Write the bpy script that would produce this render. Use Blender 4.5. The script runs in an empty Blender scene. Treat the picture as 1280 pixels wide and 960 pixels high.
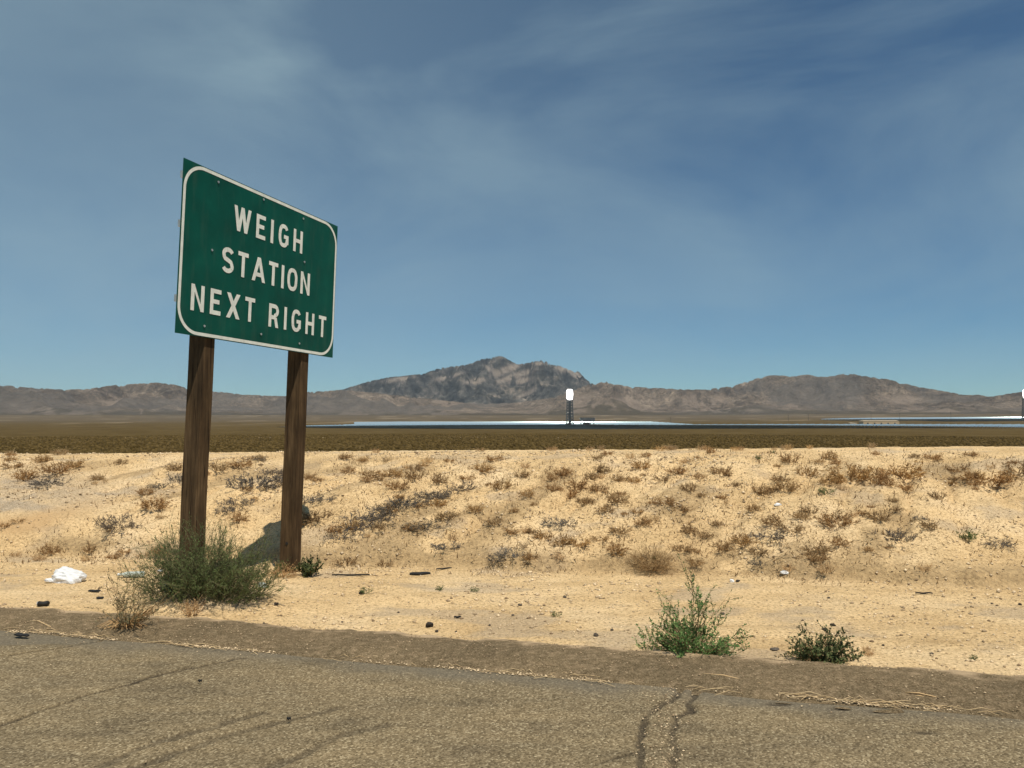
import bpy, math, random
import numpy as np
from mathutils import Vector, Matrix
R = math.radians
random.seed(7); rng = np.random.default_rng(7)

# ------------------------------------------------------------------ camera, world, sun, exposure
scn = bpy.context.scene
col = scn.collection
FPX = 950.0; PITCH = math.atan(42/FPX); EYE = 1.6
cam_d = bpy.data.cameras.new('camera'); cam = bpy.data.objects.new('camera', cam_d); col.objects.link(cam)
cam.location = (0, 0, EYE); cam.rotation_euler = (R(90)+PITCH, 0, 0)
cam_d.sensor_width = 36; cam_d.lens = 36*FPX/1280; cam_d.clip_start = .1; cam_d.clip_end = 60000
scn.camera = cam
SUN_XY = Vector((.48, -.87)).normalized(); SUN_EL = R(67)
w = bpy.data.worlds.new('World'); scn.world = w; w.use_nodes = True
nt = w.node_tree; nt.nodes.clear()
def N(nt, t, **k):
    n = nt.nodes.new(t)
    for a, b in k.items():
        if a.startswith('i_'): n.inputs[a[2:].replace('_', ' ')].default_value = b
        else: setattr(n, a, b)
    return n
out = N(nt, 'ShaderNodeOutputWorld'); bg = N(nt, 'ShaderNodeBackground'); bg.inputs[1].default_value = .072
sky = N(nt, 'ShaderNodeTexSky'); sky.sky_type = 'NISHITA'; sky.sun_disc = False
sky.sun_elevation = SUN_EL; sky.sun_rotation = math.atan2(SUN_XY.x, SUN_XY.y)
sky.altitude = 2600; sky.air_density = 1.0; sky.dust_density = .6; sky.ozone_density = 3.0
tc = N(nt, 'ShaderNodeTexCoord')
mp = N(nt, 'ShaderNodeMapping'); mp.inputs['Rotation'].default_value = (0, R(12), R(20)); mp.inputs['Scale'].default_value = (1.0, 1.0, 2.6)
nz = N(nt, 'ShaderNodeTexNoise'); nz.inputs['Scale'].default_value = 1.7; nz.inputs['Detail'].default_value = 9; nz.inputs['Roughness'].default_value = .56; nz.inputs['Distortion'].default_value = .5
mr = N(nt, 'ShaderNodeMapRange'); mr.inputs[1].default_value = .44; mr.inputs[2].default_value = .66; mr.inputs[3].default_value = 0; mr.inputs[4].default_value = .34
sep = N(nt, 'ShaderNodeSeparateXYZ')
# veil of cirrus is thicker towards the west (left)
lf = N(nt, 'ShaderNodeMapRange'); lf.inputs[1].default_value = -.75; lf.inputs[2].default_value = .35; lf.inputs[3].default_value = .42; lf.inputs[4].default_value = 0.0
mul = N(nt, 'ShaderNodeMath', operation='MULTIPLY'); add = N(nt, 'ShaderNodeMath', operation='ADD')
nz2 = N(nt, 'ShaderNodeTexNoise'); nz2.inputs['Scale'].default_value = 1.1; nz2.inputs['Detail'].default_value = 4
mr2 = N(nt, 'ShaderNodeMapRange'); mr2.inputs[1].default_value = .35; mr2.inputs[2].default_value = .65
mix = N(nt, 'ShaderNodeMix', data_type='RGBA'); mix.inputs[7].default_value = (4.3, 6.0, 6.6, 1)
hs = N(nt, 'ShaderNodeMix', data_type='RGBA', blend_type='MULTIPLY'); hs.inputs[0].default_value = 1; hs.inputs[7].default_value = (.67, .95, .97, 1)
L = nt.links.new
L(tc.outputs['Generated'], mp.inputs['Vector']); L(mp.outputs[0], nz.inputs['Vector']); L(nz.outputs[0], mr.inputs[0])
L(tc.outputs['Generated'], nz2.inputs['Vector']); L(nz2.outputs[0], mr2.inputs[0])
L(tc.outputs['Generated'], sep.inputs[0]); L(sep.outputs[0], lf.inputs[0])
L(mr.outputs[0], mul.inputs[0]); L(mr2.outputs[0], mul.inputs[1]); L(mul.outputs[0], add.inputs[0]); L(lf.outputs[0], add.inputs[1])
L(add.outputs[0], mix.inputs[0]); L(sky.outputs[0], hs.inputs[6]); L(hs.outputs[2], mix.inputs[6]); L(mix.outputs[2], bg.inputs[0]); L(bg.outputs[0], out.inputs[0])
sun_d = bpy.data.lights.new('sun', 'SUN'); sun = bpy.data.objects.new('sun', sun_d); col.objects.link(sun)
sun_d.energy = 4.5; sun_d.angle = R(.5); sun_d.color = (1, .93, .80)
SUNV = Vector((SUN_XY.x*math.cos(SUN_EL), SUN_XY.y*math.cos(SUN_EL), math.sin(SUN_EL)))
sun.rotation_euler = SUNV.to_track_quat('Z', 'Y').to_euler(); sun.location = (0, 0, 30)
scn.view_settings.view_transform = 'Standard'; scn.view_settings.look = 'None'
scn.view_settings.gamma = 1; scn.view_settings.exposure = 0.13; scn.view_settings.use_curve_mapping = False

# ------------------------------------------------------------------ helpers
def tag(o, label=None, cat=None, group=None, kind=None):
    if label: o['label'] = label
    if cat: o['category'] = cat
    if group: o['group'] = group
    if kind: o['kind'] = kind
    return o
def empty(name, loc):
    o = bpy.data.objects.new(name, None); o.location = loc; o.empty_display_size = .1; col.objects.link(o); return o
def mesh_obj(name, v, f, mat, parent=None, attrs=None, smooth=False, loc=None):
    me = bpy.data.meshes.new(name)
    if isinstance(v, np.ndarray) and isinstance(f, np.ndarray):
        k = f.shape[1]
        me.vertices.add(len(v)); me.vertices.foreach_set('co', v.astype(np.float32).ravel())
        me.loops.add(f.size); me.loops.foreach_set('vertex_index', f.astype(np.int32).ravel())
        me.polygons.add(len(f)); me.polygons.foreach_set('loop_start', np.arange(len(f), dtype=np.int32)*k)
        me.update(calc_edges=True)
    else:
        me.from_pydata([tuple(p) for p in v], [], [tuple(map(int, q)) for q in f]); me.update()
    for an, av in (attrs or {}).items():
        a = me.attributes.new(an, 'FLOAT', 'POINT'); a.data.foreach_set('value', np.asarray(av, np.float32).ravel())
    if smooth: me.polygons.foreach_set('use_smooth', [True]*len(me.polygons))
    me.materials.append(mat)
    o = bpy.data.objects.new(name, me); col.objects.link(o)
    if parent: o.parent = parent
    if loc is not None: o.location = loc
    return o
class MB:
    def __init__(s): s.v = []; s.f = []; s.a = []
    def add(s, v, f, a=0.):
        b = len(s.v); s.v += [tuple(p) for p in v]; s.f += [tuple(i+b for i in q) for q in f]; s.a += [a]*len(v)
    def box(s, c, x, y, z, a=0.):      # centre, three half-axis vectors
        c, x, y, z = map(Vector, (c, x, y, z))
        v = [c+x*i+y*j+z*k for k in (-1, 1) for j in (-1, 1) for i in (-1, 1)]
        s.add(v, [(0,2,3,1),(4,5,7,6),(0,1,5,4),(2,6,7,3),(0,4,6,2),(1,3,7,5)], a)
    def tube(s, pts, rad, n=5, a=0.):
        pts = [Vector(p) for p in pts]; vs = []; k = len(pts)
        for i, p in enumerate(pts):
            t = (pts[min(i+1, k-1)]-pts[max(i-1, 0)]).normalized()
            u = t.orthogonal().normalized() if i == 0 else (u-t*u.dot(t)).normalized()
            q = t.cross(u); r = rad[i] if hasattr(rad, '__len__') else rad
            for j in range(n):
                an = 2*math.pi*j/n; vs.append(p+u*math.cos(an)*r+q*math.sin(an)*r)
        fs = [(i*n+j, i*n+(j+1)%n, (i+1)*n+(j+1)%n, (i+1)*n+j) for i in range(k-1) for j in range(n)]
        fs += [tuple(range(n))[::-1], tuple((k-1)*n+j for j in range(n))]
        s.add(vs, fs, a)
    def build(s, name, mat, parent=None, smooth=False, loc=None):
        return mesh_obj(name, s.v, s.f, mat, parent, {'var': s.a}, smooth, loc)
# hash lattice noise
def _h(ix, iy, s):
    n = (ix.astype(np.int64)*374761393 + iy.astype(np.int64)*668265263 + s*974711) & 0xffffffff
    n = ((n ^ (n >> 13))*1274126177) & 0xffffffff
    n = ((n ^ (n >> 15))*2246822519) & 0xffffffff
    return ((n ^ (n >> 16)) & 0xffffff)/16777215.0
def vn(x, y, s=0):
    x = np.asarray(x, float); y = np.asarray(y, float)
    ix = np.floor(x); iy = np.floor(y); fx = x-ix; fy = y-iy
    fx = fx*fx*fx*(fx*(fx*6-15)+10); fy = fy*fy*fy*(fy*(fy*6-15)+10)
    a = _h(ix, iy, s); b = _h(ix+1, iy, s); c = _h(ix, iy+1, s); d = _h(ix+1, iy+1, s)
    return (a+(b-a)*fx)*(1-fy)+(c+(d-c)*fx)*fy
def fbm(x, y, o=5, s=0, g=.5):
    t = 0; A = 1; n = 0
    for i in range(o):
        t = t+A*vn(x*2**i+i*13.7, y*2**i-i*7.3, s+i); n += A; A *= g
    return t/n
def ridged(x, y, o=6, s=0, g=.5):
    t = 0; A = 1; n = 0; wt = 1
    for i in range(o):
        r = 1-np.abs(2*vn(x*2**i+i*5.1, y*2**i+i*9.7, s+i)-1); r = r*r
        t = t+A*r*wt; n += A; wt = np.clip(r*1.6, 0, 1); A *= g
    return t/n
def sstep(a, b, x):
    t = np.clip((x-a)/(b-a), 0, 1); return t*t*(3-2*t)
# ---- pixel <-> world through the surveyed camera
CP, SPI = math.cos(PITCH), math.sin(PITCH)
def ray(u, v):
    a = (u-640)/FPX; b = (480-v)/FPX
    return np.array([a, CP-b*SPI, SPI+b*CP])
def proj(x, y, z):
    z = z-EYE; zc = y*CP+z*SPI; yc = z*CP-y*SPI
    return 640+FPX*x/zc, 480-FPX*yc/zc

# ------------------------------------------------------------------ procedural materials
def mat(name, base=(.5,.5,.5), rough=.9, metal=0., spec=.3):
    m = bpy.data.materials.new(name); m.use_nodes = True; t = m.node_tree
    b = t.nodes['Principled BSDF']; b.inputs['Base Color'].default_value = (*base, 1); b.inputs['Roughness'].default_value = rough
    b.inputs['Metallic'].default_value = metal; b.inputs['Specular IOR Level'].default_value = spec
    return m, t, b
def coord(t, scale=(1,1,1), rot=(0,0,0)):
    tc = t.nodes.new('ShaderNodeTexCoord'); mp = t.nodes.new('ShaderNodeMapping')
    mp.inputs['Scale'].default_value = scale; mp.inputs['Rotation'].default_value = rot
    t.links.new(tc.outputs['Object'], mp.inputs['Vector']); return mp.outputs[0]
def noise(t, vec, scale, detail=6, rough=.6, dist=0.):
    n = t.nodes.new('ShaderNodeTexNoise'); n.inputs['Scale'].default_value = scale; n.inputs['Detail'].default_value = detail
    n.inputs['Roughness'].default_value = rough; n.inputs['Distortion'].default_value = dist
    t.links.new(vec, n.inputs['Vector']); return n.outputs[0]
def ramp(t, fac, stops):
    r = t.nodes.new('ShaderNodeValToRGB'); e = r.color_ramp.elements
    while len(e) < len(stops): e.new(.5)
    for i, (p, c) in enumerate(stops):
        e[i].position = p; e[i].color = (*c, 1) if len(c) == 3 else c
    t.links.new(fac, r.inputs[0]); return r.outputs[0]
def mixc(t, fac, a, b, mode='MIX'):
    m = t.nodes.new('ShaderNodeMix'); m.data_type = 'RGBA'; m.blend_type = mode
    for sock, val in ((m.inputs[0], fac), (m.inputs[6], a), (m.inputs[7], b)):
        if isinstance(val, (int, float)): sock.default_value = val
        elif isinstance(val, tuple): sock.default_value = (*val, 1)
        else: t.links.new(val, sock)
    return m.outputs[2]
def attr(t, n):
    a = t.nodes.new('ShaderNodeAttribute'); a.attribute_name = n; return a.outputs['Fac']
def mrange(t, v, a, b, c=0., d=1.):
    m = t.nodes.new('ShaderNodeMapRange'); t.links.new(v, m.inputs[0])
    for i, x in enumerate((a, b, c, d)): m.inputs[i+1].default_value = x
    return m.outputs[0]
def bump(t, b, h, strength=.5, dist=.01):
    n = t.nodes.new('ShaderNodeBump'); n.inputs['Strength'].default_value = strength; n.inputs['Distance'].default_value = dist
    t.links.new(h, n.inputs['Height']); t.links.new(n.outputs[0], b.inputs['Normal'])
def math_(t, op, a, b=None):
    m = t.nodes.new('ShaderNodeMath'); m.operation = op
    for i, x in enumerate((a, b)):
        if x is None: continue
        if isinstance(x, (int, float)): m.inputs[i].default_value = x
        else: t.links.new(x, m.inputs[i])
    return m.outputs[0]

def m_sand():
    m, t, b = mat('sand', rough=.95, spec=.1)
    v = coord(t)
    c1 = ramp(t, noise(t, v, .9, 5, .6), [(.3, (.64,.45,.235)), (.5, (.72,.525,.29)), (.72, (.79,.605,.37))])
    gr = ramp(t, noise(t, v, 38, 4, .75), [(.36, (.42,.37,.32)), (.455, (.88,.86,.83)), (.58, (1.03,1.02,1.0)), (.70, (1.25,1.24,1.22))])
    c2 = mixc(t, 1., c1, gr, 'MULTIPLY')
    c2 = mixc(t, 1., c2, ramp(t, noise(t, coord(t, (.28,1.3,1.3), (0,0,R(8))), 3.2, 6, .65), [(.3, (.84,.82,.79)), (.5, (1,1,1)), (.7, (1.08,1.08,1.09))]), 'MULTIPLY')
    gravel = ramp(t, noise(t, v, 60, 3, .8), [(.35, (.16,.13,.10)), (.5, (.36,.29,.21)), (.68, (.60,.52,.42))])
    c3 = mixc(t, attr(t, 'gravel'), c2, gravel)
    c4 = mixc(t, attr(t, 'soil'), c3, (.52, .34, .17))
    litter_tone = ramp(t, noise(t, v, 25, 5, .7), [(.35, (.22,.15,.08)), (.65, (.50,.35,.18))])
    c5 = mixc(t, attr(t, 'litter'), c4, litter_tone)
    t.links.new(c5, b.inputs['Base Color'])
    h = math_(t, 'ADD', noise(t, v, 30, 6, .7), math_(t, 'MULTIPLY', noise(t, v, 5, 4, .6), 1.5))
    bump(t, b, h, 1., .03)
    return m
def m_road():
    m, t, b = mat('asphalt', rough=.9, spec=.2)
    v = coord(t)
    vo = t.nodes.new('ShaderNodeTexVoronoi'); vo.inputs['Scale'].default_value = 100; t.links.new(v, vo.inputs['Vector'])
    bw = t.nodes.new('ShaderNodeRGBToBW'); t.links.new(vo.outputs['Color'], bw.inputs[0])
    agg = ramp(t, bw.outputs[0], [(.12, (.105,.078,.042)), (.45, (.185,.141,.080)), (.72, (.245,.190,.112)), (.93, (.40,.33,.21))])
    big = ramp(t, noise(t, coord(t, (1,3.2,1), (0,0,R(-52))), 1.3, 6, .65), [(.30, (.60,.60,.61)), (.45, (.90,.90,.90)), (.68, (1.14,1.12,1.09))])
    c = mixc(t, 1., agg, big, 'MULTIPLY')
    c = mixc(t, attr(t, 'tar'), c, mixc(t, .3, (.125,.112,.088), agg))
    c = mixc(t, attr(t, 'crack'), c, (.034,.027,.019))
    t.links.new(c, b.inputs['Base Color'])
    h = math_(t, 'ADD', math_(t, 'MULTIPLY', vo.outputs['Distance'], -1.), noise(t, v, 14, 4, .6))
    bump(t, b, h, .7, .008)
    return m
def m_berm():
    m, t, b = mat('berm_asphalt', rough=.95, spec=.1)
    v = coord(t)
    c = ramp(t, noise(t, v, 85, 4, .85), [(.36, (.065,.046,.024)), (.47, (.150,.110,.062)), (.58, (.24,.182,.108)), (.70, (.46,.37,.24))])
    big = ramp(t, noise(t, v, 1.6, 5, .6), [(.3, (.82,.82,.82)), (.7, (1.1,1.08,1.06))])
    c = mixc(t, 1., c, big, 'MULTIPLY')
    c = mixc(t, attr(t, 'dust'), c, mixc(t, noise(t, v, 40, 3, .7), (.38,.27,.16), (.66,.49,.31)))
    t.links.new(c, b.inputs['Base Color'])
    bump(t, b, noise(t, v, 40, 6, .75), 1., .02)
    return m
def m_plain():
    m, t, b = mat('desert_floor', rough=1., spec=0.)
    v = coord(t)
    c = ramp(t, noise(t, v, .02, 8, .62), [(.3, (.066,.045,.018)), (.5, (.092,.065,.027)), (.7, (.125,.090,.042))])
    f = ramp(t, noise(t, v, .35, 6, .8), [(.35, (.62,.62,.60)), (.62, (1.22,1.2,1.15))])
    c = mixc(t, 1., c, f, 'MULTIPLY')
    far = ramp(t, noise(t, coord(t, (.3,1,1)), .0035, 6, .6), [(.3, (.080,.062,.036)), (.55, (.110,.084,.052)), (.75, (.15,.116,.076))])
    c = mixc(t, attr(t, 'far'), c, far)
    c = mixc(t, attr(t, 'pale'), c, (.50,.40,.28))
    t.links.new(c, b.inputs['Base Color']); return m
def m_hill(kind):
    m, t, b = mat(kind+'_rock', rough=1., spec=0.)
    v = coord(t)
    geo = t.nodes.new('ShaderNodeNewGeometry'); sp = t.nodes.new('ShaderNodeSeparateXYZ'); t.links.new(geo.outputs['Normal'], sp.inputs[0])
    if kind == 'peak':
        c = ramp(t, noise(t, v, .0045, 9, .68, .4), [(.37, (.030,.034,.032)), (.47, (.078,.081,.074)), (.54, (.155,.147,.127)), (.62, (.25,.222,.188)), (.74, (.40,.34,.28))])
        st = ramp(t, noise(t, coord(t, (.0012,.001,.0055), (0, R(16), 0)), 1.0, 9, .7, .6), [(.44, (.72,.74,.77)), (.54, (1.,1.,1.)), (.62, (1.65,1.5,1.38))])
        c = mixc(t, 1., c, st, 'MULTIPLY')
        c = mixc(t, attr(t, 'strata'), c, mixc(t, noise(t, v, .02, 5, .7), (.26,.22,.185), (.56,.46,.37)))
    else:
        c = ramp(t, noise(t, v, .0022, 9, .66, .5), [(.34, (.125,.100,.076)), (.46, (.21,.168,.126)), (.56, (.30,.240,.182)), (.70, (.43,.345,.265))])
        sc = ramp(t, noise(t, v, .03, 6, .75), [(.35, (.60,.61,.63)), (.62, (1.2,1.18,1.15))])
        c = mixc(t, 1., c, sc, 'MULTIPLY')
        fo = mixc(t, noise(t, coord(t, (.35,1,1)), .004, 7, .65), (.085,.070,.044), (.185,.15,.10))
        fi = ramp(t, noise(t, v, .009, 8, .8, .8), [(.38, (.62,.63,.64)), (.5, (1,1,1)), (.62, (1.32,1.29,1.25))])
        c = mixc(t, 1., c, fi, 'MULTIPLY')
        c = mixc(t, attr(t, 'fan'), c, fo)
        c = mixc(t, attr(t, 'pale'), c, mixc(t, noise(t, v, .012, 5, .7), (.26,.20,.15), (.47,.37,.29)))
        c = mixc(t, attr(t, 'grey'), c, mixc(t, noise(t, v, .015, 5, .7), (.12,.108,.090), (.23,.20,.168)))
    t.links.new(c, b.inputs['Base Color'])
    bump(t, b, noise(t, v, .007, 11, .76, .6), 1., 130.)
    return m
def m_var(name, a, bb, rough=.85, trans=0., scale=None, spec=.2):
    m, t, b = mat(name, rough=rough, spec=spec)
    c = mixc(t, attr(t, 'var'), a, bb)
    oi = t.nodes.new('ShaderNodeObjectInfo'); c = mixc(t, 1., c, ramp(t, oi.outputs['Random'], [(0, (.78,.80,.86)), (.35, (1.12,.98,.84)), (.7, (.94,.96,1.0)), (1, (1.3,1.2,1.0))]), 'MULTIPLY') if name in ('dry_straw', 'dead_brown_stalks', 'dead_grey_stalks') else c
    if scale: c = mixc(t, 1., c, ramp(t, noise(t, coord(t), scale, 5, .65), [(.3, (.62,.62,.62)), (.7, (1.3,1.3,1.3))]), 'MULTIPLY')
    t.links.new(c, b.inputs['Base Color'])
    if trans:
        tr = t.nodes.new('ShaderNodeBsdfTranslucent'); t.links.new(c, tr.inputs[0]); mx = t.nodes.new('ShaderNodeMixShader'); mx.inputs[0].default_value = trans
        t.links.new(b.outputs[0], mx.inputs[1]); t.links.new(tr.outputs[0], mx.inputs[2]); t.links.new(mx.outputs[0], t.nodes['Material Output'].inputs[0])
    return m
def m_wood():
    m, t, b = mat('weathered_timber', rough=.85, spec=.15)
    v = coord(t, (1,1,.06))
    c = ramp(t, noise(t, v, 26, 7, .7, .3), [(.28, (.034,.022,.012)), (.45, (.075,.048,.025)), (.58, (.115,.076,.040)), (.76, (.21,.145,.082))])
    k = ramp(t, noise(t, coord(t, (1,1,.03)), 60, 3, .5), [(.30, (.18,.16,.14)), (.40, (1,1,1))])
    c = mixc(t, 1., c, k, 'MULTIPLY')
    p = ramp(t, noise(t, coord(t, (1,1,.5)), 3.5, 5, .6), [(.35, (.62,.60,.58)), (.65, (1.18,1.12,1.05))])
    c = mixc(t, 1., c, p, 'MULTIPLY')
    t.links.new(c, b.inputs['Base Color']); bump(t, b, noise(t, v, 40, 6, .7), .8, .006); return m
def m_green():
    m, t, b = mat('green_sheeting', rough=.5, spec=.2)
    v = coord(t)
    c = ramp(t, noise(t, v, 2.2, 5, .6), [(.3, (.0,.052,.036)), (.6, (.0,.078,.054)), (.8, (.004,.105,.07))])
    s = ramp(t, noise(t, v, 46, 3, .7), [(.755, (0,0,0)), (.79, (1,1,1))])
    c = mixc(t, s, c, (.10,.20,.17))
    d = ramp(t, noise(t, coord(t, (3,3,.5)), 4, 5, .6), [(.5, (0,0,0)), (.8, (.16,.16,.16))])
    c = mixc(t, d, c, (.12,.14,.10))
    t.links.new(c, b.inputs['Base Color']); return m
def m_plainc(name, c, rough=.6, metal=0., scale=8, amt=.25, spec=.3):
    m, t, b = mat(name, rough=rough, metal=metal, spec=spec)
    x = ramp(t, noise(t, coord(t), scale, 5, .65), [(.3, tuple(q*(1-amt) for q in c)), (.7, tuple(min(1, q*(1+amt)) for q in c))])
    t.links.new(x, b.inputs['Base Color']); return m
M = dict(sand=m_sand(), road=m_road(), berm=m_berm(), plain=m_plain(), peak=m_hill('peak'), hill=m_hill('foothill'), wood=m_wood(), green=m_green())
M['white'] = m_plainc('white_sheeting', (.72,.75,.69), .5, 0, 14, .12)
M['alu'] = m_plainc('sheet_aluminium', (.55,.56,.56), .45, .7, 5, .1)
M['bolt'] = m_plainc('galvanised_steel', (.5,.52,.5), .4, .6, 30, .2)
M['leaf_olive'] = m_var('olive_foliage', (.060,.088,.026), (.175,.215,.080), .8, .25)
M['leaf_green'] = m_var('fresh_green_foliage', (.060,.130,.035), (.190,.310,.10), .75, .25)
M['leaf_dark'] = m_var('dark_green_foliage', (.045,.060,.022), (.13,.155,.06), .8, .15)
M['leaf_dusty'] = m_var('dusty_foliage', (.10,.095,.048), (.24,.21,.115), .85, .2)
M['straw'] = m_var('dry_straw', (.32,.20,.09), (.66,.50,.29), .85, .15)
M['brownweed'] = m_var('dead_brown_stalks', (.17,.100,.042), (.46,.31,.15), .9, .1)
M['greyweed'] = m_var('dead_grey_stalks', (.075,.070,.062), (.21,.19,.165), .9, 0)
M['redstem'] = m_var('woody_stem', (.20,.12,.06), (.40,.26,.14), .9, 0)
M['pebble'] = m_var('pebbles', (.24,.165,.095), (.76,.59,.38), .9, 0, 40)
M['darkstone'] = m_var('dark_stone', (.035,.028,.022), (.11,.09,.07), .9, 0, 30)
M['rubber'] = m_plainc('torn_tyre_rubber', (.018,.017,.016), .7, 0, 30, .4)
M['steel'] = m_plainc('painted_dark_steel', (.075,.078,.08), .6, .3, .1, .3)
M['concrete'] = m_plainc('pale_concrete', (.45,.40,.33), .9, 0, .1, .15)
M['shrub'] = m_var('desert_scrub', (.055,.038,.013), (.135,.093,.036), 1., 0, None, 0.)

# ------------------------------------------------------------------ ground shape near the road (x right, y away)
def e1(x): return 4.82-.254*x                 # gutter line
def e2(x): return 5.44-.235*x                 # outer edge of the asphalt berm
def foot(x): return 8.35-.152*x
def crest(x): return 12.75-.15*x
def wob(x, s, a): return a*(2*fbm(x*.9, x*0+3.3, 4, s)-1)
def ground_z(x, y):
    x = np.asarray(x, float); y = np.asarray(y, float)
    xc = np.clip(x, -30, 30)
    ft = foot(xc)+wob(xc, 3, .30); cr = crest(xc)
    H = 1.085+.0138*np.clip(xc, -16, 16)
    t = (y-ft)/(cr-ft); tt = np.clip(t, 0, 1)
    z = -.05+.035*(fbm(x*.8, y*1.5, 4, 11)-.5)
    z = z+.025*(fbm(x*5, y*7, 3, 12)-.5)*sstep(0, .4, y-e2(xc))
    bank = H*(1-(1-tt)**1.55)
    # erosion rills running down the face, slanting to the left
    u = x-.55*(y-ft)*1.0
    mask = np.sin(np.pi*np.clip(tt*1.12, 0, 1))**.8
    rill = .15*(ridged(u*.62, y*.22, 4, 21)-.45)+.15*(ridged(u*1.7, y*.5, 4, 22)-.4)+.09*(fbm(x*5, y*5, 4, 23)-.5)
    z = z+bank-rill*mask
    z = z+.018*(fbm(x*9, y*9, 3, 24)-.5)*sstep(0, .1, tt)
    z = z+.10*sstep(-.04, .09, y-ft)*(.4+fbm(x*1.5, y*0, 4, 27))*(1-sstep(1.2, 2.6, y-ft))
    # mound held by the bush at the sign post
    z = z+.15*np.exp(-(((x+2.75)/.75)**2+((y-6.75)/.38)**2)**1.3)
    # slumped fan at left foot
    z = z+.20*np.exp(-(((x+6.2)/.9)**2+((y-10.0)/.7)**2))
    back = np.clip(y-cr-1.2, 0, None)
    z = z-np.minimum(back*.25, 3.4)-.03*np.clip(y-cr, 0, 1.2)
    return z
def G(u, v):
    d = ray(u, v)
    ts = np.linspace(3.2, 17, 5000)
    P = d[None]*ts[:, None]; z = EYE+P[:, 2]
    g = ground_z(P[:, 0], P[:, 1])
    k = np.argmax(z <= g)
    if z[k] > g[k]: k = int(np.argmin(np.abs(P[:, 1]-crest(P[:, 0]))))
    return Vector((P[k, 0], P[k, 1], float(g[k])))
def grid(xs, ys):
    X, Y = np.meshgrid(xs, ys); ny, nx = X.shape
    i = np.arange(nx*ny).reshape(ny, nx)
    F = np.stack([i[:-1, :-1], i[:-1, 1:], i[1:, 1:], i[1:, :-1]], -1).reshape(-1, 4)
    return X, Y, F
# --- sand verge, bank and back slope (rows follow the road)
xs = np.concatenate([-np.geomspace(60, 13.3, 40), np.arange(-13, 12, .036), np.geomspace(12.3, 60, 40)])
vs = np.concatenate([np.arange(0, 9.2, .034), 9.2+np.geomspace(.06, 22, 60)])
X, V_, F = grid(xs, vs)
Y = e2(X)-.22+V_*(1+0*X)
keep = 1+.0*X
# make rows roughly parallel to crest further out
Y = Y+np.clip(V_/7.3, 0, 1)*((crest(X)-.0)-(e2(X)+7.1))*1.0*(np.abs(X) < 1e9)
Z = ground_z(X, Y)
Z = Z-.06*(1-sstep(.18, .34, V_+0*X))
pu, pv = proj(X, Y, Z)
def ell(cu, cv, a, b_, ang=0., p=1.):
    ca, sa = math.cos(R(ang)), math.sin(R(ang)); du = pu-cu; dv = pv-cv
    return np.exp(-(((du*ca+dv*sa)/a)**2+((-du*sa+dv*ca)/b_)**2)**p)
spk = fbm(X*4, Y*4, 4, 41)
gravel = np.clip(ell(45, 615, 95, 26, 0)*1.5, 0, 1)*.55*(.4+spk)
gravel = np.clip(gravel+.8*sstep(.62, .74, fbm(X*1.2, Y*2, 5, 42))*.55, 0, .8)
soil = np.clip(ell(30, 657, 42, 10, -8)+.5*ell(75, 640, 60, 8, -12), 0, .8)
ftx = foot(X)+wob(X, 3, .30)
litter = np.exp(-((Y-ftx-.07)/.15)**2)*sstep(.28, .52, fbm(X*1.3, Y*4, 4, 43))*.9  # darker line coloured along the foot to bring out the ledge
streak = sstep(.58, .72, fbm((X-.55*(Y-ftx))*1.6, (Y+.2*X)*.7, 5, 44))*sstep(.05, .25, (Y-ftx))*sstep(4.3, 2.6, (Y-ftx))
litter = np.clip(litter+.75*streak*(.5+fbm(X*12, Y*12, 3, 45)), 0, .8)
o = mesh_obj('ground', np.stack([X, Y, Z], -1).reshape(-1, 3), F, M['sand'], None, dict(gravel=gravel, soil=soil, litter=litter), True)
tag(o, 'pale sandy verge rising to a weed dotted sand bank', 'ground', kind='structure')

# --- road surface with cracks
xs = np.concatenate([-np.geomspace(60, 7.6, 24), np.arange(-7.4, 6.2, .013), np.geomspace(6.4, 60, 24)])
vs = np.concatenate([-np.geomspace(14, 3.1, 12), -np.arange(3.05, 0, -.012), [0.]])
X, V_, F = grid(xs, vs)
Y = e1(X)+.10+V_
Z = -.006*np.clip(-V_, 0, 4)*0+.012*(fbm(X*1.3, Y*1.3, 3, 51)-.5)
P0 = np.stack([X, Y], -1)
def gp(u, v):
    d = ray(u, v); t = -EYE/d[2]; return np.array([d[0]*t, d[1]*t])
def dist_poly(pts, wobble=.03, s=1, width=.01):
    pts = [gp(*p) for p in pts]; D = np.full(X.shape, 9.)
    XX = X+wobble*(fbm(X*5, Y*5, 4, s)-.5)*2; YY = Y+wobble*(fbm(X*5+9, Y*5, 4, s+9)-.5)*2
    for a, b in zip(pts[:-1], pts[1:]):
        ab = b-a; t = np.clip(((XX-a[0])*ab[0]+(YY-a[1])*ab[1])/(ab@ab), 0, 1)
        D = np.minimum(D, np.hypot(XX-a[0]-t*ab[0], YY-a[1]-t*ab[1]))
    return 1-sstep(width*.75, width*1.2, D*(.45+1.1*fbm(X*14, Y*14, 5, s+20, .65)))
crack = dist_poly([(-60, 920), (20, 900), (110, 868), (190, 846), (250, 833), (306, 822)], .03, 1, .016)
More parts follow.
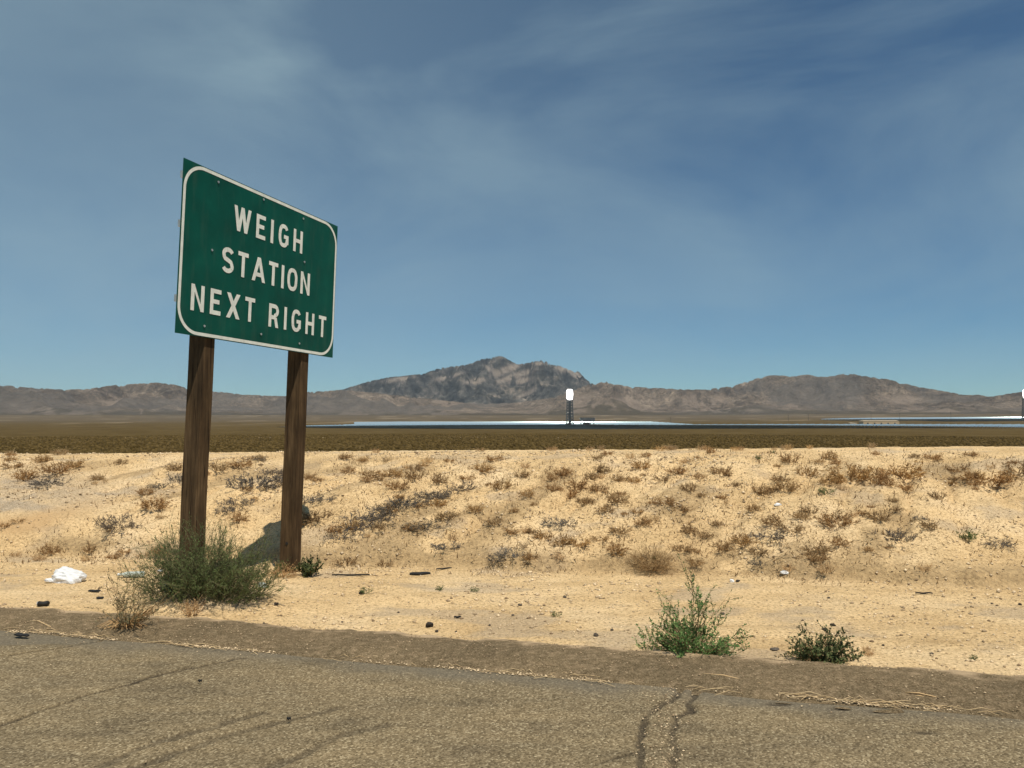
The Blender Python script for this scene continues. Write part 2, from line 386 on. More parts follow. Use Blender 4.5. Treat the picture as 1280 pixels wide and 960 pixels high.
for pl, wd, am in (([(-40, 826), (60, 812), (125, 802)], .015, .8), ([(30, 838), (90, 846), (150, 851)], .008, .35),
              ([(858, 850), (848, 868), (806, 892), (800, 925), (812, 965), (800, 1010)], .019, .72), ([(880, 855), (862, 880), (834, 905), (846, 930), (838, 975), (850, 1010)], .019, .72),
              ([(740, 960), (790, 938), (840, 930)], .008, .6), ([(160, 962), (290, 915), (420, 885)], .028, .5), ([(300, 975), (420, 920), (480, 905)], .028, .45), ([(60, 985), (200, 925), (330, 890)], .028, .45)):
    crack = np.maximum(crack, am*(.45+.9*fbm(X*6, Y*6, 3, 90))*dist_poly(pl, .06 if wd == .019 else .035, int(pl[0][0]*7+3000) % 997, wd))
n1 = fbm(X*2.2, Y*2.2, 5, 61); dg = -V_
tar = (1-sstep(.13, .42, dg+.30*(n1-.5)))*.85
pu, pv = proj(X, Y, Z)
tar = np.maximum(tar, .8*sstep(1., .6, np.hypot((X-gp(60,800)[0])/1.1, (Y-gp(60,800)[1])/.16)+.7*(n1-.5)))
for (u, v, a) in ((972, 879, 17), (1051, 885, 12), (1108, 889, 20), (1155, 915, 12), (28, 797, 0)):
    if a: g0 = gp(u, v); crack = np.maximum(crack, .75*sstep(1.25, .75, np.hypot((X-g0[0])/(a/215.), (Y-g0[1])/.025)))
Z = Z-.018*crack
o = mesh_obj('road', np.stack([X, Y, Z], -1).reshape(-1, 3), F, M['road'], None, dict(crack=crack, tar=tar), True)
tag(o, 'worn brownish asphalt shoulder with long cracks', 'road', kind='structure')

# --- low asphalt berm between the road and the sand
xs = np.concatenate([-np.geomspace(60, 8.1, 24), np.arange(-8, 6.6, .02), np.geomspace(6.8, 60, 24)])
tv = np.linspace(-.12, 1.1, 40)
X, T, F = grid(xs, tv)
g_, o_ = e1(X)+.02*(fbm(X*3, X*0, 4, 71)-.5), e2(X)+.17*(fbm(X*2.6, X*0+5, 6, 72, .62)-.5)
Y = g_+(o_-g_)*T
Z = .004+.045*np.sin(np.pi*np.clip(T*.78+.02, 0, 1))**.8*(T > 0)-.12*np.clip(T-.93, 0, 1)*2.2-.10*np.clip(-T, 0, 1)+.02*(fbm(X*7, Y*7, 4, 73)-.5)*(T > 0)
dust = np.clip(sstep(.74, 1.0, T+.6*(fbm(X*7, Y*12, 5, 74)-.5))*.95, 0, 1)
dust = np.maximum(dust, .25*sstep(.5, .75, fbm(X*30, Y*40, 4, 75)))
o = mesh_obj('road_berm', np.stack([X, Y, Z], -1).reshape(-1, 3), F, M['berm'], None, dict(dust=dust), True)
tag(o, 'low dark asphalt berm along the road edge', 'berm', kind='structure')

# ------------------------------------------------------------------ far plain
TR = [0, 14, 40, 150, 330, 700, 1200, 1850, 3100, 4500, 6000, 8000, 10000, 16000]
TZ = [-1.4, -2.4, -5, -10, -13.0, -17, -22.5, -27.5, -29.5, -21, -12, 10, 60, 120]
TZr = [-1.4, -2.4, -5, -10, -13.0, -17, -22.5, -26.5, -27, -9, 8, 24, 60, 120]
def plain_z(x, y):
    r = np.hypot(x, y); a = np.degrees(np.arctan2(x, np.maximum(y, 1.)))
    k = sstep(8, 24, a)
    return np.interp(r, TR, TZ)*(1-k)+np.interp(r, TR, TZr)*k
th = np.concatenate([np.linspace(-180, -46, 60)[:-1], np.linspace(-46, 46, 700), np.linspace(46, 180, 60)[1:]])
rr = np.concatenate([[2.], np.geomspace(6, 250, 30), np.geomspace(260, 1600, 110), np.geomspace(1620, 16000, 90)])
T, Rr, F = grid(R(1)*th, rr)
X = Rr*np.sin(T); Y = Rr*np.cos(T); Z = plain_z(X, Y)+np.where(Rr < 1200, .5, 1.5)*(fbm(X/60, Y/60, 3, 81)-.5)*sstep(60, 200, Rr)
pu, pv = proj(X, np.maximum(Y, 1.), Z)
n5 = fbm(X/30, Y/30, 4, 82)
yline = 547.0-.0006*(pu-300)
pale = np.clip((1-sstep(.3, 1.1, np.abs(pv-yline)))*sstep(.42, .62, n5)*sstep(560, 300, np.abs(pu-230)*.9), 0, 1)*.75*(Y > 50)
pale = np.maximum(pale, .2*sstep(.62, .75, fbm(X/220, Y/500, 4, 83))*sstep(2500, 4500, Rr))
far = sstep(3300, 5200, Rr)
o = mesh_obj('desert_plain', np.stack([X, Y, Z], -1).reshape(-1, 3), F, M['plain'], None, dict(pale=pale, far=far), True)
tag(o, 'dark olive scrub plain stretching to the hills', 'plain', kind='structure')
# scrub cover
n = 52000
r = 300*(1100/300)**np.sqrt(rng.random(n)*.9+.0)
a = R(1)*(rng.random(n)*76-38)
x = r*np.sin(a); y = r*np.cos(a); z = plain_z(x, y)
s = .45+.75*rng.random(n)**2; hgt = s*(.55+.5*rng.random(n))
k = 5
ang = np.linspace(0, 2*math.pi, k, endpoint=False)[None]+rng.random((n, 1))*6
jit = .7+.6*rng.random((n, k))
ring0 = np.stack([x[:, None]+s[:, None]*np.cos(ang)*jit*.55, y[:, None]+s[:, None]*np.sin(ang)*jit*.55, z[:, None]+0*ang-.5], -1)
ring1 = np.stack([x[:, None]+s[:, None]*np.cos(ang)*jit, y[:, None]+s[:, None]*np.sin(ang)*jit, z[:, None]+hgt[:, None]*(.55+.5*rng.random((n, k)))], -1)
top = np.stack([x, y, z+hgt], -1)[:, None]
V = np.concatenate([ring0, ring1, top], 1).reshape(-1, 3)
b0 = (np.arange(n)*(2*k+1))[:, None]; j = np.arange(k)[None]; j1 = (j+1) % k
F1 = np.stack([b0+j, b0+j1, b0+k+j1], -1).reshape(-1, 3); F2 = np.stack([b0+j, b0+k+j1, b0+k+j], -1).reshape(-1, 3); F3 = np.stack([b0+k+j, b0+k+j1, b0+2*k+0*j], -1).reshape(-1, 3)
o = mesh_obj('desert_scrub', V, np.concatenate([F1, F2, F3]), M['shrub'], None, dict(var=np.repeat(rng.random(n), 2*k+1)))
tag(o, 'low dark creosote scrub covering the plain behind the bank', 'scrub', kind='stuff')

# ------------------------------------------------------------------ hills and the main peak
def hills(name, sil, R0, R1, R2, mat_, ncol, nrow, seed, shape, wave, amp, jag, label, kind2):
    us = np.linspace(sil[0][0], sil[-1][0], ncol)
    Sv = np.interp(us, [p[0] for p in sil], [p[1] for p in sil])
    Sv = Sv+jag*(2*fbm(us/14, us*0, 5, seed+5, .6)-1)
    T_ = []
    for u_, v_ in zip(us, Sv):
        d = ray(u_, v_); T_.append((math.atan2(d[0], d[1]), d[2]/math.hypot(d[0], d[1])))
    T_ = np.array(T_)
    rr = np.linspace(R0, R2, nrow)
    TH, RR, F = grid(T_[:, 0], rr)
    X = RR*np.sin(TH); Y = RR*np.cos(TH)
    Rm = R1+(R2-R1)*.5*(fbm(T_[:, 0]*9, T_[:, 0]*0, 3, seed+1)[None]-.5)*1.6
    s = (RR-R0)/(Rm-R0)
    up = np.clip(s, 0, 1)**shape; dn = np.clip((RR-Rm)/(R2-Rm), 0, 1)
    base = up*(1-dn**1.3*.75)
    wx = X+.35*wave*(fbm(X/wave, Y/wave, 3, seed+2)-.5)*2; wy = Y+.35*wave*(fbm(X/wave+7, Y/wave, 3, seed+3)-.5)*2
    rd = ridged(wx/wave, wy/(wave*1.3), 8, seed, .52)
    g = base*(1-amp+amp*1.9*rd)+.02*s
    pz = plain_z(X, Y)
    TT = T_[:, 1][None]
    need = np.where(base > .3, (TT*RR+EYE-pz)/np.maximum(g, 1e-3), 1e9)
    A = need.min(0); kk = int(ncol/115)
    ker = np.exp(-np.linspace(-2, 2, 4*kk+1)**2); ker /= ker.sum()
    for it in range(3):
        A = np.convolve(np.pad(A, 2*kk, 'edge'), ker, 'valid')
        top_ = ((pz+g*A[None]-EYE)/RR).max(0)
        A = A*(1+(TT[0]-top_)*R1/np.maximum((g*A[None]).max(0), 1))
    kr = np.exp(-np.linspace(-2, 2, 15)**2); kr /= kr.sum(); A = np.convolve(np.pad(A, 7, 'edge'), kr, 'valid')
    # smooth A a little, then correct by a per-column vertical rescale
    Z = pz+g*A[None]-8*(1-sstep(0, .05, s))
    ang_ = (Z-EYE)/RR; ov = ang_-TT; Z = np.where(ov > 0, (TT+ov*.12)*RR+EYE, Z)
    return us, X, Y, Z, RR, F, s, rd
# foothills: one long brown range in front
sil_f = [(-420,492),(-250,484),(-120,488),(0,481),(30,484),(80,487),(110,486),(140,482),(175,479),(200,478),(215,480),(235,485),(265,488),(300,493),(355,495),(385,490),(430,487),(470,491),(520,497),(560,501),(600,505),(650,503),(690,497),(715,489),(730,482),(748,479),(757,476),(768,480),(785,483),(820,485),(850,486.5),(880,487),(905,484),(920,481),(950,472),(965,469),(990,470),(1010,468),(1030,471),(1045,469),(1060,466.5),(1080,470),(1110,474),(1140,482),(1180,489),(1210,494),(1222,492.5),(1235,496),(1250,494),(1280,489),(1350,480),(1450,486),(1560,478),(1700,490)]
us, X, Y, Z, RR, F, s, rd = hills('foothills', sil_f, 8700, 10800, 12000, None, 1250, 200, 101, 1.1, 800., .80, .5, '', '')
pu, pv = proj(X, Y, Z)
def E_(cu, cv, a, b_, ang=0.): 
    ca, sa = math.cos(R(ang)), math.sin(R(ang)); du = pu-cu; dv = pv-cv
    return np.exp(-(((du*ca+dv*sa)/a)**2+((-du*sa+dv*ca)/b_)**2))
nn = fbm(X/170, Y/260, 6, 111, .6); n6 = fbm(X/1200, Y/1200, 4, 112)
pale = np.zeros_like(X)
for q in ((60,512,60,8,4),(110,508,50,5,-6),(20,500,40,6,0),(445,515,26,5,3),(540,514,36,5,0),(555,503,22,3,4),(430,508,18,3,0),(765,508,40,5,0),(700,513,30,4,0),(800,503,40,4,5),(880,500,26,8,0),(1020,492,34,8,0),(905,512,40,4,0),(1180,512,60,3,0),(1100,500,50,5,0),(1000,508,30,3,0),(725,500,16,4,-20)):
    pale = np.maximum(pale, E_(*q))
pale = np.clip(pale*1.5*sstep(.44, .60, nn), 0, .8)
tk = [(112,486),(128,490),(148,498),(168,506),(178,513),(176,517)]
D = np.full(X.shape, 99.)
for a, b in zip(tk[:-1], tk[1:]):
    a = np.array(a, float); b = np.array(b, float); ab = b-a; t = np.clip(((pu-a[0])*ab[0]+(pv-a[1])*ab[1])/(ab@ab), 0, 1)
    D = np.minimum(D, np.hypot(pu-a[0]-t*ab[0], pv-a[1]-t*ab[1]))
pale = np.maximum(pale, .8*sstep(1.5, .4, D))
fan = np.clip(sstep(.26, .08, s+.22*(nn-.5)), 0, 1)
grey = np.clip(sstep(.52, .66, n6)*.75+E_(160,517,22,4)*.9, 0, .9)*(1-.5*fan)
o = mesh_obj('foothills', np.stack([X, Y, Z], -1).reshape(-1, 3), F, M['hill'], None, dict(pale=pale, fan=fan, grey=grey), False)
tag(o, 'long range of bare brown desert hills on the horizon', 'hills', kind='structure')
sil_p = [(395,505),(425,488),(440,483),(455,478),(475,473),(500,470),(530,467),(545,461),(560,458.5),(575,457),(590,454),(600,449),(612,447.5),(625,444.5),(632,447),(640,452),(648,455.5),(660,453.5),(675,450),(683,452),(690,456),(697,456),(705,460),(712,462),(717,465),(722,464),(727,467),(731,473),(738,478),(748,484),(770,494),(800,505)]
us, X, Y, Z, RR, F, s, rd = hills('mountain', sil_p, 11700, 13600, 14900, None, 640, 210, 131, .95, 750., .72, .9, '', '')
pu, pv = proj(X, Y, Z)
nn = fbm(X/160, Y/160, 5, 141)
st = np.zeros_like(X)
for q in ((633,462,16,3.4,-22),(645,470,20,3,-18),(652,476,14,2.5,-12),(615,464,8,2,40),(708,463,14,2.5,18),(722,471,10,2,25),(595,476,12,2.5,-10),(560,471,14,2,-15),(676,455,8,1.6,0),(500,474,16,2,-8),(662,490,14,2,-25)):
    st = np.maximum(st, E_(*q))
st = np.clip(st*2.4*sstep(.30, .50, nn), 0, .95)
o = mesh_obj('mountain', np.stack([X, Y, Z], -1).reshape(-1, 3), F, M['peak'], None, dict(strata=st), False)
tag(o, 'grey rocky mountain with pale tan strata rising behind the hills', 'mountain', kind='structure')

# ------------------------------------------------------------------ solar plant
TW = Vector((235., 3095., 0.)); TW.z = float(plain_z(235., 3095.))
TW2 = Vector((2611., 3860., 0.)); TW2.z = float(plain_z(2611., 3860.))
mm, t_, b_ = mat('mirror_glass', (.74,.92,.95), .25, .7, .5); M['mirror'] = mm
m_, t_, b_ = mat('mirror_back', (.10,.14,.165), .6, .1, .3); M['mirror_back'] = m_
gm = bpy.data.materials.new('sun_glare_receiver'); gm.use_nodes = True; b_ = gm.node_tree.nodes['Principled BSDF']
b_.inputs['Base Color'].default_value = (.9,.9,.88,1); b_.inputs['Emission Color'].default_value = (1,.985,.96,1); b_.inputs['Emission Strength'].default_value = 6.  # emission stands in for mirrored sunlight thrown back by the receiver
def helio_mesh(pos, target, full=True):
    """thin mirror box on a post; returns verts relative to pos"""
    d = (target-pos).normalized(); nrm = (d+SUNV).normalized()
    ux = Vector((nrm.y, -nrm.x, 0)).normalized() if abs(nrm.z) < .999 else Vector((1, 0, 0)); uy = nrm.cross(ux)
    return ux, uy, nrm
cand = []
for fld, (T0, rin, rout, test) in enumerate(((TW, 60, 1270, None), (TW2, 60, 1000, None))):
    ringr = rin; 
    while ringr < rout:
        step = 15.0 if fld == 0 else 17.0
        m_ = int((1 if fld else 1.5)*2*math.pi*ringr/(10.5 if ringr < 1100 else 8.5)); off = random.random()
        for i in range(m_):
            an = 2*math.pi*(i+off)/m_
            hx = T0.x+math.cos(an)*ringr*(1 if fld or math.cos(an) < 0 else 2.2); hy = T0.y+math.sin(an)*ringr*(1 if fld == 0 else .75)
            if abs(hx/hy) > .82: continue
            if fld == 0 and 15 < hx-T0.x < 130 and abs(hy-T0.y) < 60: continue
            if fld == 0 and hy > 4050: continue
            if fld == 1 and hy < 3600 and hx < 1900: continue
            if fld == 0 and hx > T0.x+500 and hy > 3100-(hx-T0.x-500)*.35: continue
            if fld == 1 and hy < 3350: continue
            if hx/hy < -.322+.115*min(1, max(0, (hy-2150)/1000)): continue
            cand.append((hx, hy, fld))
        ringr += step
arr = np.array(cand); dd = np.hypot(arr[:, 0], arr[:, 1]); order = np.argsort(dd)
MW, MH = 2.6, 1.75
keep_n = 300
first = None
def one_helio(ux, uy, nz_, base=Vector((0,0,0))):
    c = base+Vector((0, 0, 2.6))
    m = MB(); m.box(c, ux*MW, uy*MH, nz_*.06); return m
# individuals: the 300 nearest inside the view
ind = [i for i in order if abs(arr[i, 0]/arr[i, 1]) < .67][:keep_n]; iset = set(int(i) for i in ind)
hm = bpy.data.meshes.new('heliostat')
u0 = Vector((1,0,0)); 
mb = MB(); mb.box((0,0,0), (MW,0,0), (0,MH,0), (0,0,.06)); mb.box((0,0,-1.4), (.12,0,0), (0,.12,0), (0,0,1.3))
hm.from_pydata(mb.v, [], mb.f); hm.materials.append(M['mirror']); hm.materials.append(M['mirror_back'])
for p in hm.polygons: p.material_index = 0 if p.index == 1 else 1
proto = None
for i in ind:
    x, y, fl = arr[i]; pos = Vector((x, y, float(plain_z(x, y))+2.7)); T0 = TW if fl == 0 else TW2
    ux, uy, nz_ = helio_mesh(pos, Vector((T0.x, T0.y, T0.z+125)))
    if nz_.z < 0: nz_ = -nz_
    if ux.cross(uy).dot(nz_) < 0: uy = -uy
    o = bpy.data.objects.new('heliostat', hm) if proto is None else proto.copy()
    if proto is None: proto = o
    col.objects.link(o)
    o.matrix_world = Matrix(((ux.x, uy.x, nz_.x, pos.x), (ux.y, uy.y, nz_.y, pos.y), (ux.z, uy.z, nz_.z, pos.z), (0, 0, 0, 1)))
    hu = 640+FPX*x/y; tag(o, 'tiny mirror in the nearest rows of the solar field '+next(n_ for m_, n_ in ((440, 'right of the sign'), (520, 'below the left foothills'), (600, 'below the left mountain slope'), (690, 'left of the glowing tower'), (740, 'in front of the glowing tower'), (860, 'right of the dark condenser hall'), (1000, 'left of the beige building'), (1130, 'in front of the beige building'), (9999, 'right of the beige building')) if hu < m_), 'heliostat', 'heliostats along the near edge of the solar field')
vv = []; ff = []; mi = []
for i in range(len(arr)):
    if i in iset: continue
    x, y, fl = arr[i]; pos = Vector((x, y, float(plain_z(x, y))+2.7)); T0 = TW if fl == 0 else TW2
    ux, uy, nz_ = helio_mesh(pos, Vector((T0.x, T0.y, T0.z+125)))
    if ux.cross(uy).dot(nz_) < 0: uy = -uy
    b = len(vv); e = nz_*.06
    for k_ in (-1, 1):
        for jx, jy in ((-1,-1),(1,-1),(1,1),(-1,1)): vv.append(tuple(pos+ux*MW*jx+uy*MH*jy+e*k_))
    ff.append((b+4, b+5, b+6, b+7)); ff.append((b+3, b+2, b+1, b)); mi += [0, 1]
    q = len(vv); vv += [(x-.15, y, pos.z-2.7), (x+.15, y, pos.z-2.7), (x, y, pos.z)]; ff.append((q, q+1, q+2)); mi.append(1)
me = bpy.data.meshes.new('heliostat_field'); me.from_pydata(vv, [], ff); me.materials.append(M['mirror']); me.materials.append(M['mirror_back']); me.polygons.foreach_set('material_index', mi)
o = bpy.data.objects.new('heliostat_field', me); col.objects.link(o)
tag(o, 'wide bands of bluish white mirrors spread over the plain', 'mirrors', kind='stuff')

def lattice(m, h, wb, wt, r, n):
    P = lambda i, k: Vector(((1 if i in (0, 3) else -1)*(wb+(wt-wb)*k/n)/2, (1 if i in (0, 1) else -1)*(wb+(wt-wb)*k/n)/2, h*k/n))
    for i in range(4):
        m.tube([P(i, 0), P(i, n)], r*1.3, 4)
        for k in range(n):
            m.tube([P(i, k), P((i+1) % 4, k+1)], r*.8, 4); m.tube([P((i+1) % 4, k), P(i, k+1)], r*.8, 4)
            m.tube([P(i, k+1), P((i+1) % 4, k+1)], r*.8, 4)
def tower(base, H, label):
    t = empty('solar_tower', base)
    tag(t, label, 'tower', 'glowing solar towers')
    m = MB(); lattice(m, H*.71, 29, 21, 1.3, 9); m.build('lattice_frame', M['steel'], t)
    m = MB(); m.box((0, 0, H*.35), (5.2,0,0), (0,5.2,0), (0,0,H*.35)); m.build('lift_shaft', M['steel'], t)
    m = MB()
    pr_ = ((.705, 8.5), (.73, 10.5), (.78, 12.3), (.84, 13.3), (.90, 13.2), (.95, 12.2), (.985, 10.4), (1., 8.8)); k_ = 16
    m.add([(w_*math.cos(2*math.pi*(j+.5)/k_), w_*math.sin(2*math.pi*(j+.5)/k_), H*z_) for z_, w_ in pr_ for j in range(k_)],
          [(i*k_+j, i*k_+(j+1) % k_, (i+1)*k_+(j+1) % k_, (i+1)*k_+j) for i in range(len(pr_)-1) for j in range(k_)]+[tuple(range(k_))[::-1], tuple((len(pr_)-1)*k_+j for j in range(k_))])
    m.build('receiver', gm, t)
    m = MB(); m.box((0,0,1.5), (20,0,0), (0,18,0), (0,0,1.5)); m.box((-12,0,5), (6,0,0), (0,6,0), (0,0,2)); m.build('foundation', M['steel'], t)
tower(TW, 146, 'dark lattice tower with a blazing white top in the middle of the mirrors')
tower(TW2, 152, 'white glowing tower top cut off by the right edge of the photo')
# air cooled condenser beside the tower
t = empty('condenser_hall', (TW.x+71, TW.y-5, TW.z))
tag(t, 'dark boxy condenser raised on legs to the right of the solar tower', 'building')
m = MB(); m.box((0,0,23), (29,0,0), (0,18,0), (0,0,6.5)); m.build('wind_wall', M['steel'], t)
m = MB()
for i in range(6): m.tube([(-25+i*10, 0, 29.5), (-25+i*10, 0, 31.5)], 4.2, 10)
m.build('fan_stack', M['steel'], t)
for i in range(5):
    for j in (-1, 1):
        m = MB(); m.box((-26+i*13, j*14, 8.3), (.9,0,0), (0,.9,0), (0,0,8.3)); m.build('leg', M['steel'], t)
m = MB(); m.box((-4,0,6), (13,0,0), (0,8,0), (0,0,6)); m.build('plant_room', M['steel'], t)
# gravel pad round the tower
m = MB(); v = []
for k in range(28): an = 2*math.pi*k/28; v.append((TW.x+40+math.cos(an)*130, TW.y+math.sin(an)*62, TW.z+.9))
m.add(v, [tuple(range(28))]); tag(m.build('gravel_pad', M['concrete']), 'pale gravel yard round the tower foot', 'ground', kind='structure')
# long beige building
bx, by = (1098-640)/FPX*2950, 2950.
bz = float(plain_z(bx, by)); M['beige'] = m_plainc('beige_cladding', (.50,.37,.22), .8, 0, .05, .08); M['roofw'] = m_plainc('pale_roof', (.50,.40,.27), .7, 0, .05, .06)
t = empty('industrial_building', (bx, by, bz+1)); tag(t, 'long low beige building on the plain between the mirror bands', 'building')
m = MB(); m.box((0,0,6), (69,0,0), (0,20,0), (0,0,6)); m.build('wall', M['beige'], t)
m = MB(); m.add([(-70,-21,12),(70,-21,12),(70,21,12),(-70,21,12),(-66,0,14.5),(66,0,14.5)], [(0,1,5,4),(2,3,4,5),(1,2,5),(3,0,4),(3,2,1,0)]); m.build('roof', M['roofw'], t)
for k in range(5): m = MB(); m.box((-52+k*26, -20.1, 3), (3.,0,0), (0,.15,0), (0,0,2.6)); m.build('door', M['steel'], t)
m = MB(); m.box((0,0,3), (14,0,0), (0,8,0), (0,0,3)); m.add([(-14.5,-8.5,6),(14.5,-8.5,6),(14.5,8.5,6),(-14.5,8.5,6),(0,-8.5,8),(0,8.5,8)], [(0,1,4),(2,3,5),(1,2,5,4),(3,0,4,5)])
tag(m.build('shed', M['roofw'], None, loc=(bx-100, by+5, bz)), 'small pale shed just left of the long beige building', 'shed')
# utility masts far away
for k, (u, H_) in enumerate(((985, 30), (1010, 34), (1088.5, 40), (1124, 36), (1188, 42), (1262, 34), (838, 26))):
    yy = 3900.; xx = (u-640)/FPX*yy; m = MB(); m.tube([(0,0,0), (0,0,H_)], [.9,.45], 5)
    for zz in (.82, .92): m.tube([(-4.5,0,H_*zz), (4.5,0,H_*zz)], .35, 4)
    t = m.build('utility_pole', M['steel'], None, loc=(xx, yy, float(plain_z(xx, yy))))
    tag(t, ['thin dark pole left of the three poles over the far mirrors', 'thin pole on the plain right of the leftmost one', 'thin pole rising just behind the beige building', 'thin pole past the right end of the beige building', 'tall thin pole in front of the white mirror band', 'thin pole beside the glowing tower at the right edge', 'lone thin pole on the plain right of the lattice tower'][k], 'pole', 'utility poles on the plain')
# roadside specks on the plain: parked pickups near the mirror field edge
# ------------------------------------------------------------------ haze
hz = MB(); hz.box((0, 7800, 560), (17500,0,0), (0,9200,0), (0,0,640))
hm_ = bpy.data.materials.new('thin_desert_haze'); hm_.use_nodes = True; tn = hm_.node_tree; tn.nodes.clear()
vo = tn.nodes.new('ShaderNodeVolumePrincipled'); vo.inputs['Color'].default_value = (.78,.88,1.,1); vo.inputs['Density'].default_value = 1.7e-5; vo.inputs['Anisotropy'].default_value = .2
mo = tn.nodes.new('ShaderNodeOutputMaterial'); tn.links.new(vo.outputs[0], mo.inputs['Volume'])
HAZE = hz.build('haze', hm_); tag(HAZE, 'thin pale air between the camera and the hills', 'haze', kind='stuff')

# ------------------------------------------------------------------ the sign
SD = Vector((.3516, .9360, -.0178)).normalized(); SU = Vector((.0262, .0092, 1.)); SU = (SU-SD*SU.dot(SD)).normalized(); SN = SD.cross(SU).normalized()
if SN.x < 0: SN = -SN
BL = Vector((-2.8807, 6.4745, 2.3258)); SW, SH = 2.3535, 1.524
def SP(u, v, n_=0.): return BL+SD*u+SU*v+SN*n_
def wpt(P): return proj(P.x, P.y, P.z)
sign = empty('highway_sign', (-2.55, 7.3, 0)); off = Vector((-2.55, 7.3, 0))
tag(sign, 'large green highway sign reading WEIGH STATION NEXT RIGHT on two wooden posts', 'road sign')
def sbuild(m, name, mt, smooth=False):
    m.v = [tuple(Vector(p)-off) for p in m.v]; return m.build(name, mt, sign, smooth)
m = MB(); m.box(SP(SW/2, SH/2, -.003), SD*SW/2, SU*SH/2, SN*.003); sbuild(m, 'sign_panel', M['green'])
m = MB(); m.box(SP(SW/2, SH/2, -.008), SD*(SW/2-.004), SU*(SH/2-.004), SN*.0015); sbuild(m, 'panel_back', M['alu'])
def rrect(x0, y0, x1, y1, r, k=14):
    P = []
    for cx, cy, a0 in ((x1-r, y1-r, 0), (x0+r, y1-r, 90), (x0+r, y0+r, 180), (x1-r, y0+r, 270)):
        for i in range(k+1): a = R(a0+90*i/k); P.append((cx+r*math.cos(a), cy+r*math.sin(a)))
    return P
th_ = .029; A_ = rrect(.008, .008, SW-.008, SH-.008, .24); B_ = rrect(.008+th_, .008+th_, SW-.008-th_, SH-.008-th_, .24-th_)
m = MB(); n_ = len(A_); m.add([SP(*p, .0025) for p in A_]+[SP(*p, .0025) for p in B_], [(i, (i+1) % n_, n_+(i+1) % n_, n_+i) for i in range(n_)]); sbuild(m, 'border', M['white'])
# lettering: strokes in cap-height units
TK = .176
def vb(x, a=0., b=1.): return [(x, a), (x+TK, a), (x+TK, b), (x, b)]
def hb(y, a, b): return [(a, y), (b, y), (b, y+TK*.95), (a, y+TK*.95)]
def dg_(x0, x1, y0=0., y1=1., k=1.08): w_ = TK*k; return [(x0, y0), (x0+w_, y0), (x1+w_, y1), (x1, y1)]
def ribbon(pts, tk=TK):
    pts = [Vector((*p, 0)) for p in pts]; L_ = []; Rt = []
    cl = (pts[0]-pts[-1]).length < 1e-4
    for i, p in enumerate(pts):
        a = pts[i-1] if i else (pts[-2] if cl else p); b = pts[i+1] if i < len(pts)-1 else (pts[1] if cl else p)
        t = (b-a).normalized(); nn_ = Vector((-t.y, t.x, 0))*tk/2; L_.append(p+nn_); Rt.append(p-nn_)
    return [[tuple(L_[i])[:2], tuple(L_[i+1])[:2], tuple(Rt[i+1])[:2], tuple(Rt[i])[:2]] for i in range(len(pts)-1)]
def arc(cx, cy, rx, ry, a0, a1, k=12): return [(cx+rx*math.cos(R(a0+(a1-a0)*i/k)), cy+ry*math.sin(R(a0+(a1-a0)*i/k))) for i in range(k+1)]
h = TK/2
def oval(w_, a0, a1):       # superelliptic bowl for O and G
    P = []
    for i in range(41):
        a = R(a0+(a1-a0)*i/40); c, s = math.cos(a), math.sin(a)
        P.append((w_/2+(w_/2-h)*math.copysign(abs(c)**.75, c), .5+(.5-h)*math.copysign(abs(s)**.82, s)))
    return P
LET = {
 'W': (.98, [dg_(.205, 0, k=1.0), dg_(.205, .41, k=1.), dg_(.62, .41, k=1.), dg_(.62, .825, k=1.)]),
 'E': (.58, [vb(0), hb(0, TK-.001, .58), hb(1-TK*.95, TK-.001, .58), hb(.43, TK-.001, .50)]),
 'I': (TK, [vb(0)]),
 'H': (.66, [vb(0), vb(.66-TK), hb(.42, TK-.001, .66-TK+.001)]),
 'T': (.60, [hb(1-TK*.95, 0, .60), vb(.30-h, 0, 1-TK*.95+.001)]),
 'N': (.68, [vb(0), vb(.68-TK), [(TK*.9, 1), (0+TK*.2, 1), (.68-TK*.9, 0), (.68-TK*.2, 0)]]),
 'A': (.80, [dg_(0, .315, k=1.08), dg_(.63, .315, k=1.08), hb(.20, .15, .65)]),
 'X': (.76, [dg_(0, .56, k=1.25), dg_(.56, 0, k=1.25)]),
 'O': (.70, ribbon(oval(.70, 0, 360))),
 'G': (.68, ribbon(oval(.68, 38, 340))+[hb(.385, .36, .68), vb(.68-TK, .16, .386)]),
 'S': (.66, ribbon(arc(.33, .735, .33-h, .265-h, 22, 180, 12)[:-1]+[(h+.0, .72), (h+.03, .62), (.17, .555), (.33, .505), (.50, .445), (.62-h, .375), (.66-h, .28)]+arc(.33, .265, .33-h, .265-h, 0, -158, 12)[1:])),
 'R': (.68, [vb(0)]+ribbon([(TK-.001, 1-h), (.36, 1-h)]+arc(.36, .715, .30-h, .285-h, 90, -90, 14)[1:-1]+[(.36, .43+h*.0), (TK-.001, .43)])+[[(.46, 0), (.46+TK*1.1, 0), (.36+TK*.95, .44), (.34, .44)]]),
}
def word(txt, x0, x1, y0, H_):
    ws = [LET[c][0]*H_ for c in txt]; gap = (x1-x0-sum(ws))/(len(txt)-1); x = x0; m = MB(); q = 0
    for c, w_ in zip(txt, ws):
        for poly in LET[c][1]:
            q += 1; zz = .0030+.00022*(q % 7)+(.0008 if len(poly) == 4 and c in 'GSOR' and False else 0)
            pts = [SP(x+px*H_, y0+py*H_, zz) for px, py in poly]
            nrm = (pts[1]-pts[0]).cross(pts[2]-pts[1])
            m.add(pts if nrm.dot(SN) > 0 else pts[::-1], [(0, 1, 2, 3)])
        x += w_+gap
    o = sbuild(m, 'lettering', M['white']); o['label'] = 'white capital letters '+txt; return o
word('WEIGH', .645, 1.705, 1.058, .238)
word('STATION', .512, 1.862, .632, .240)
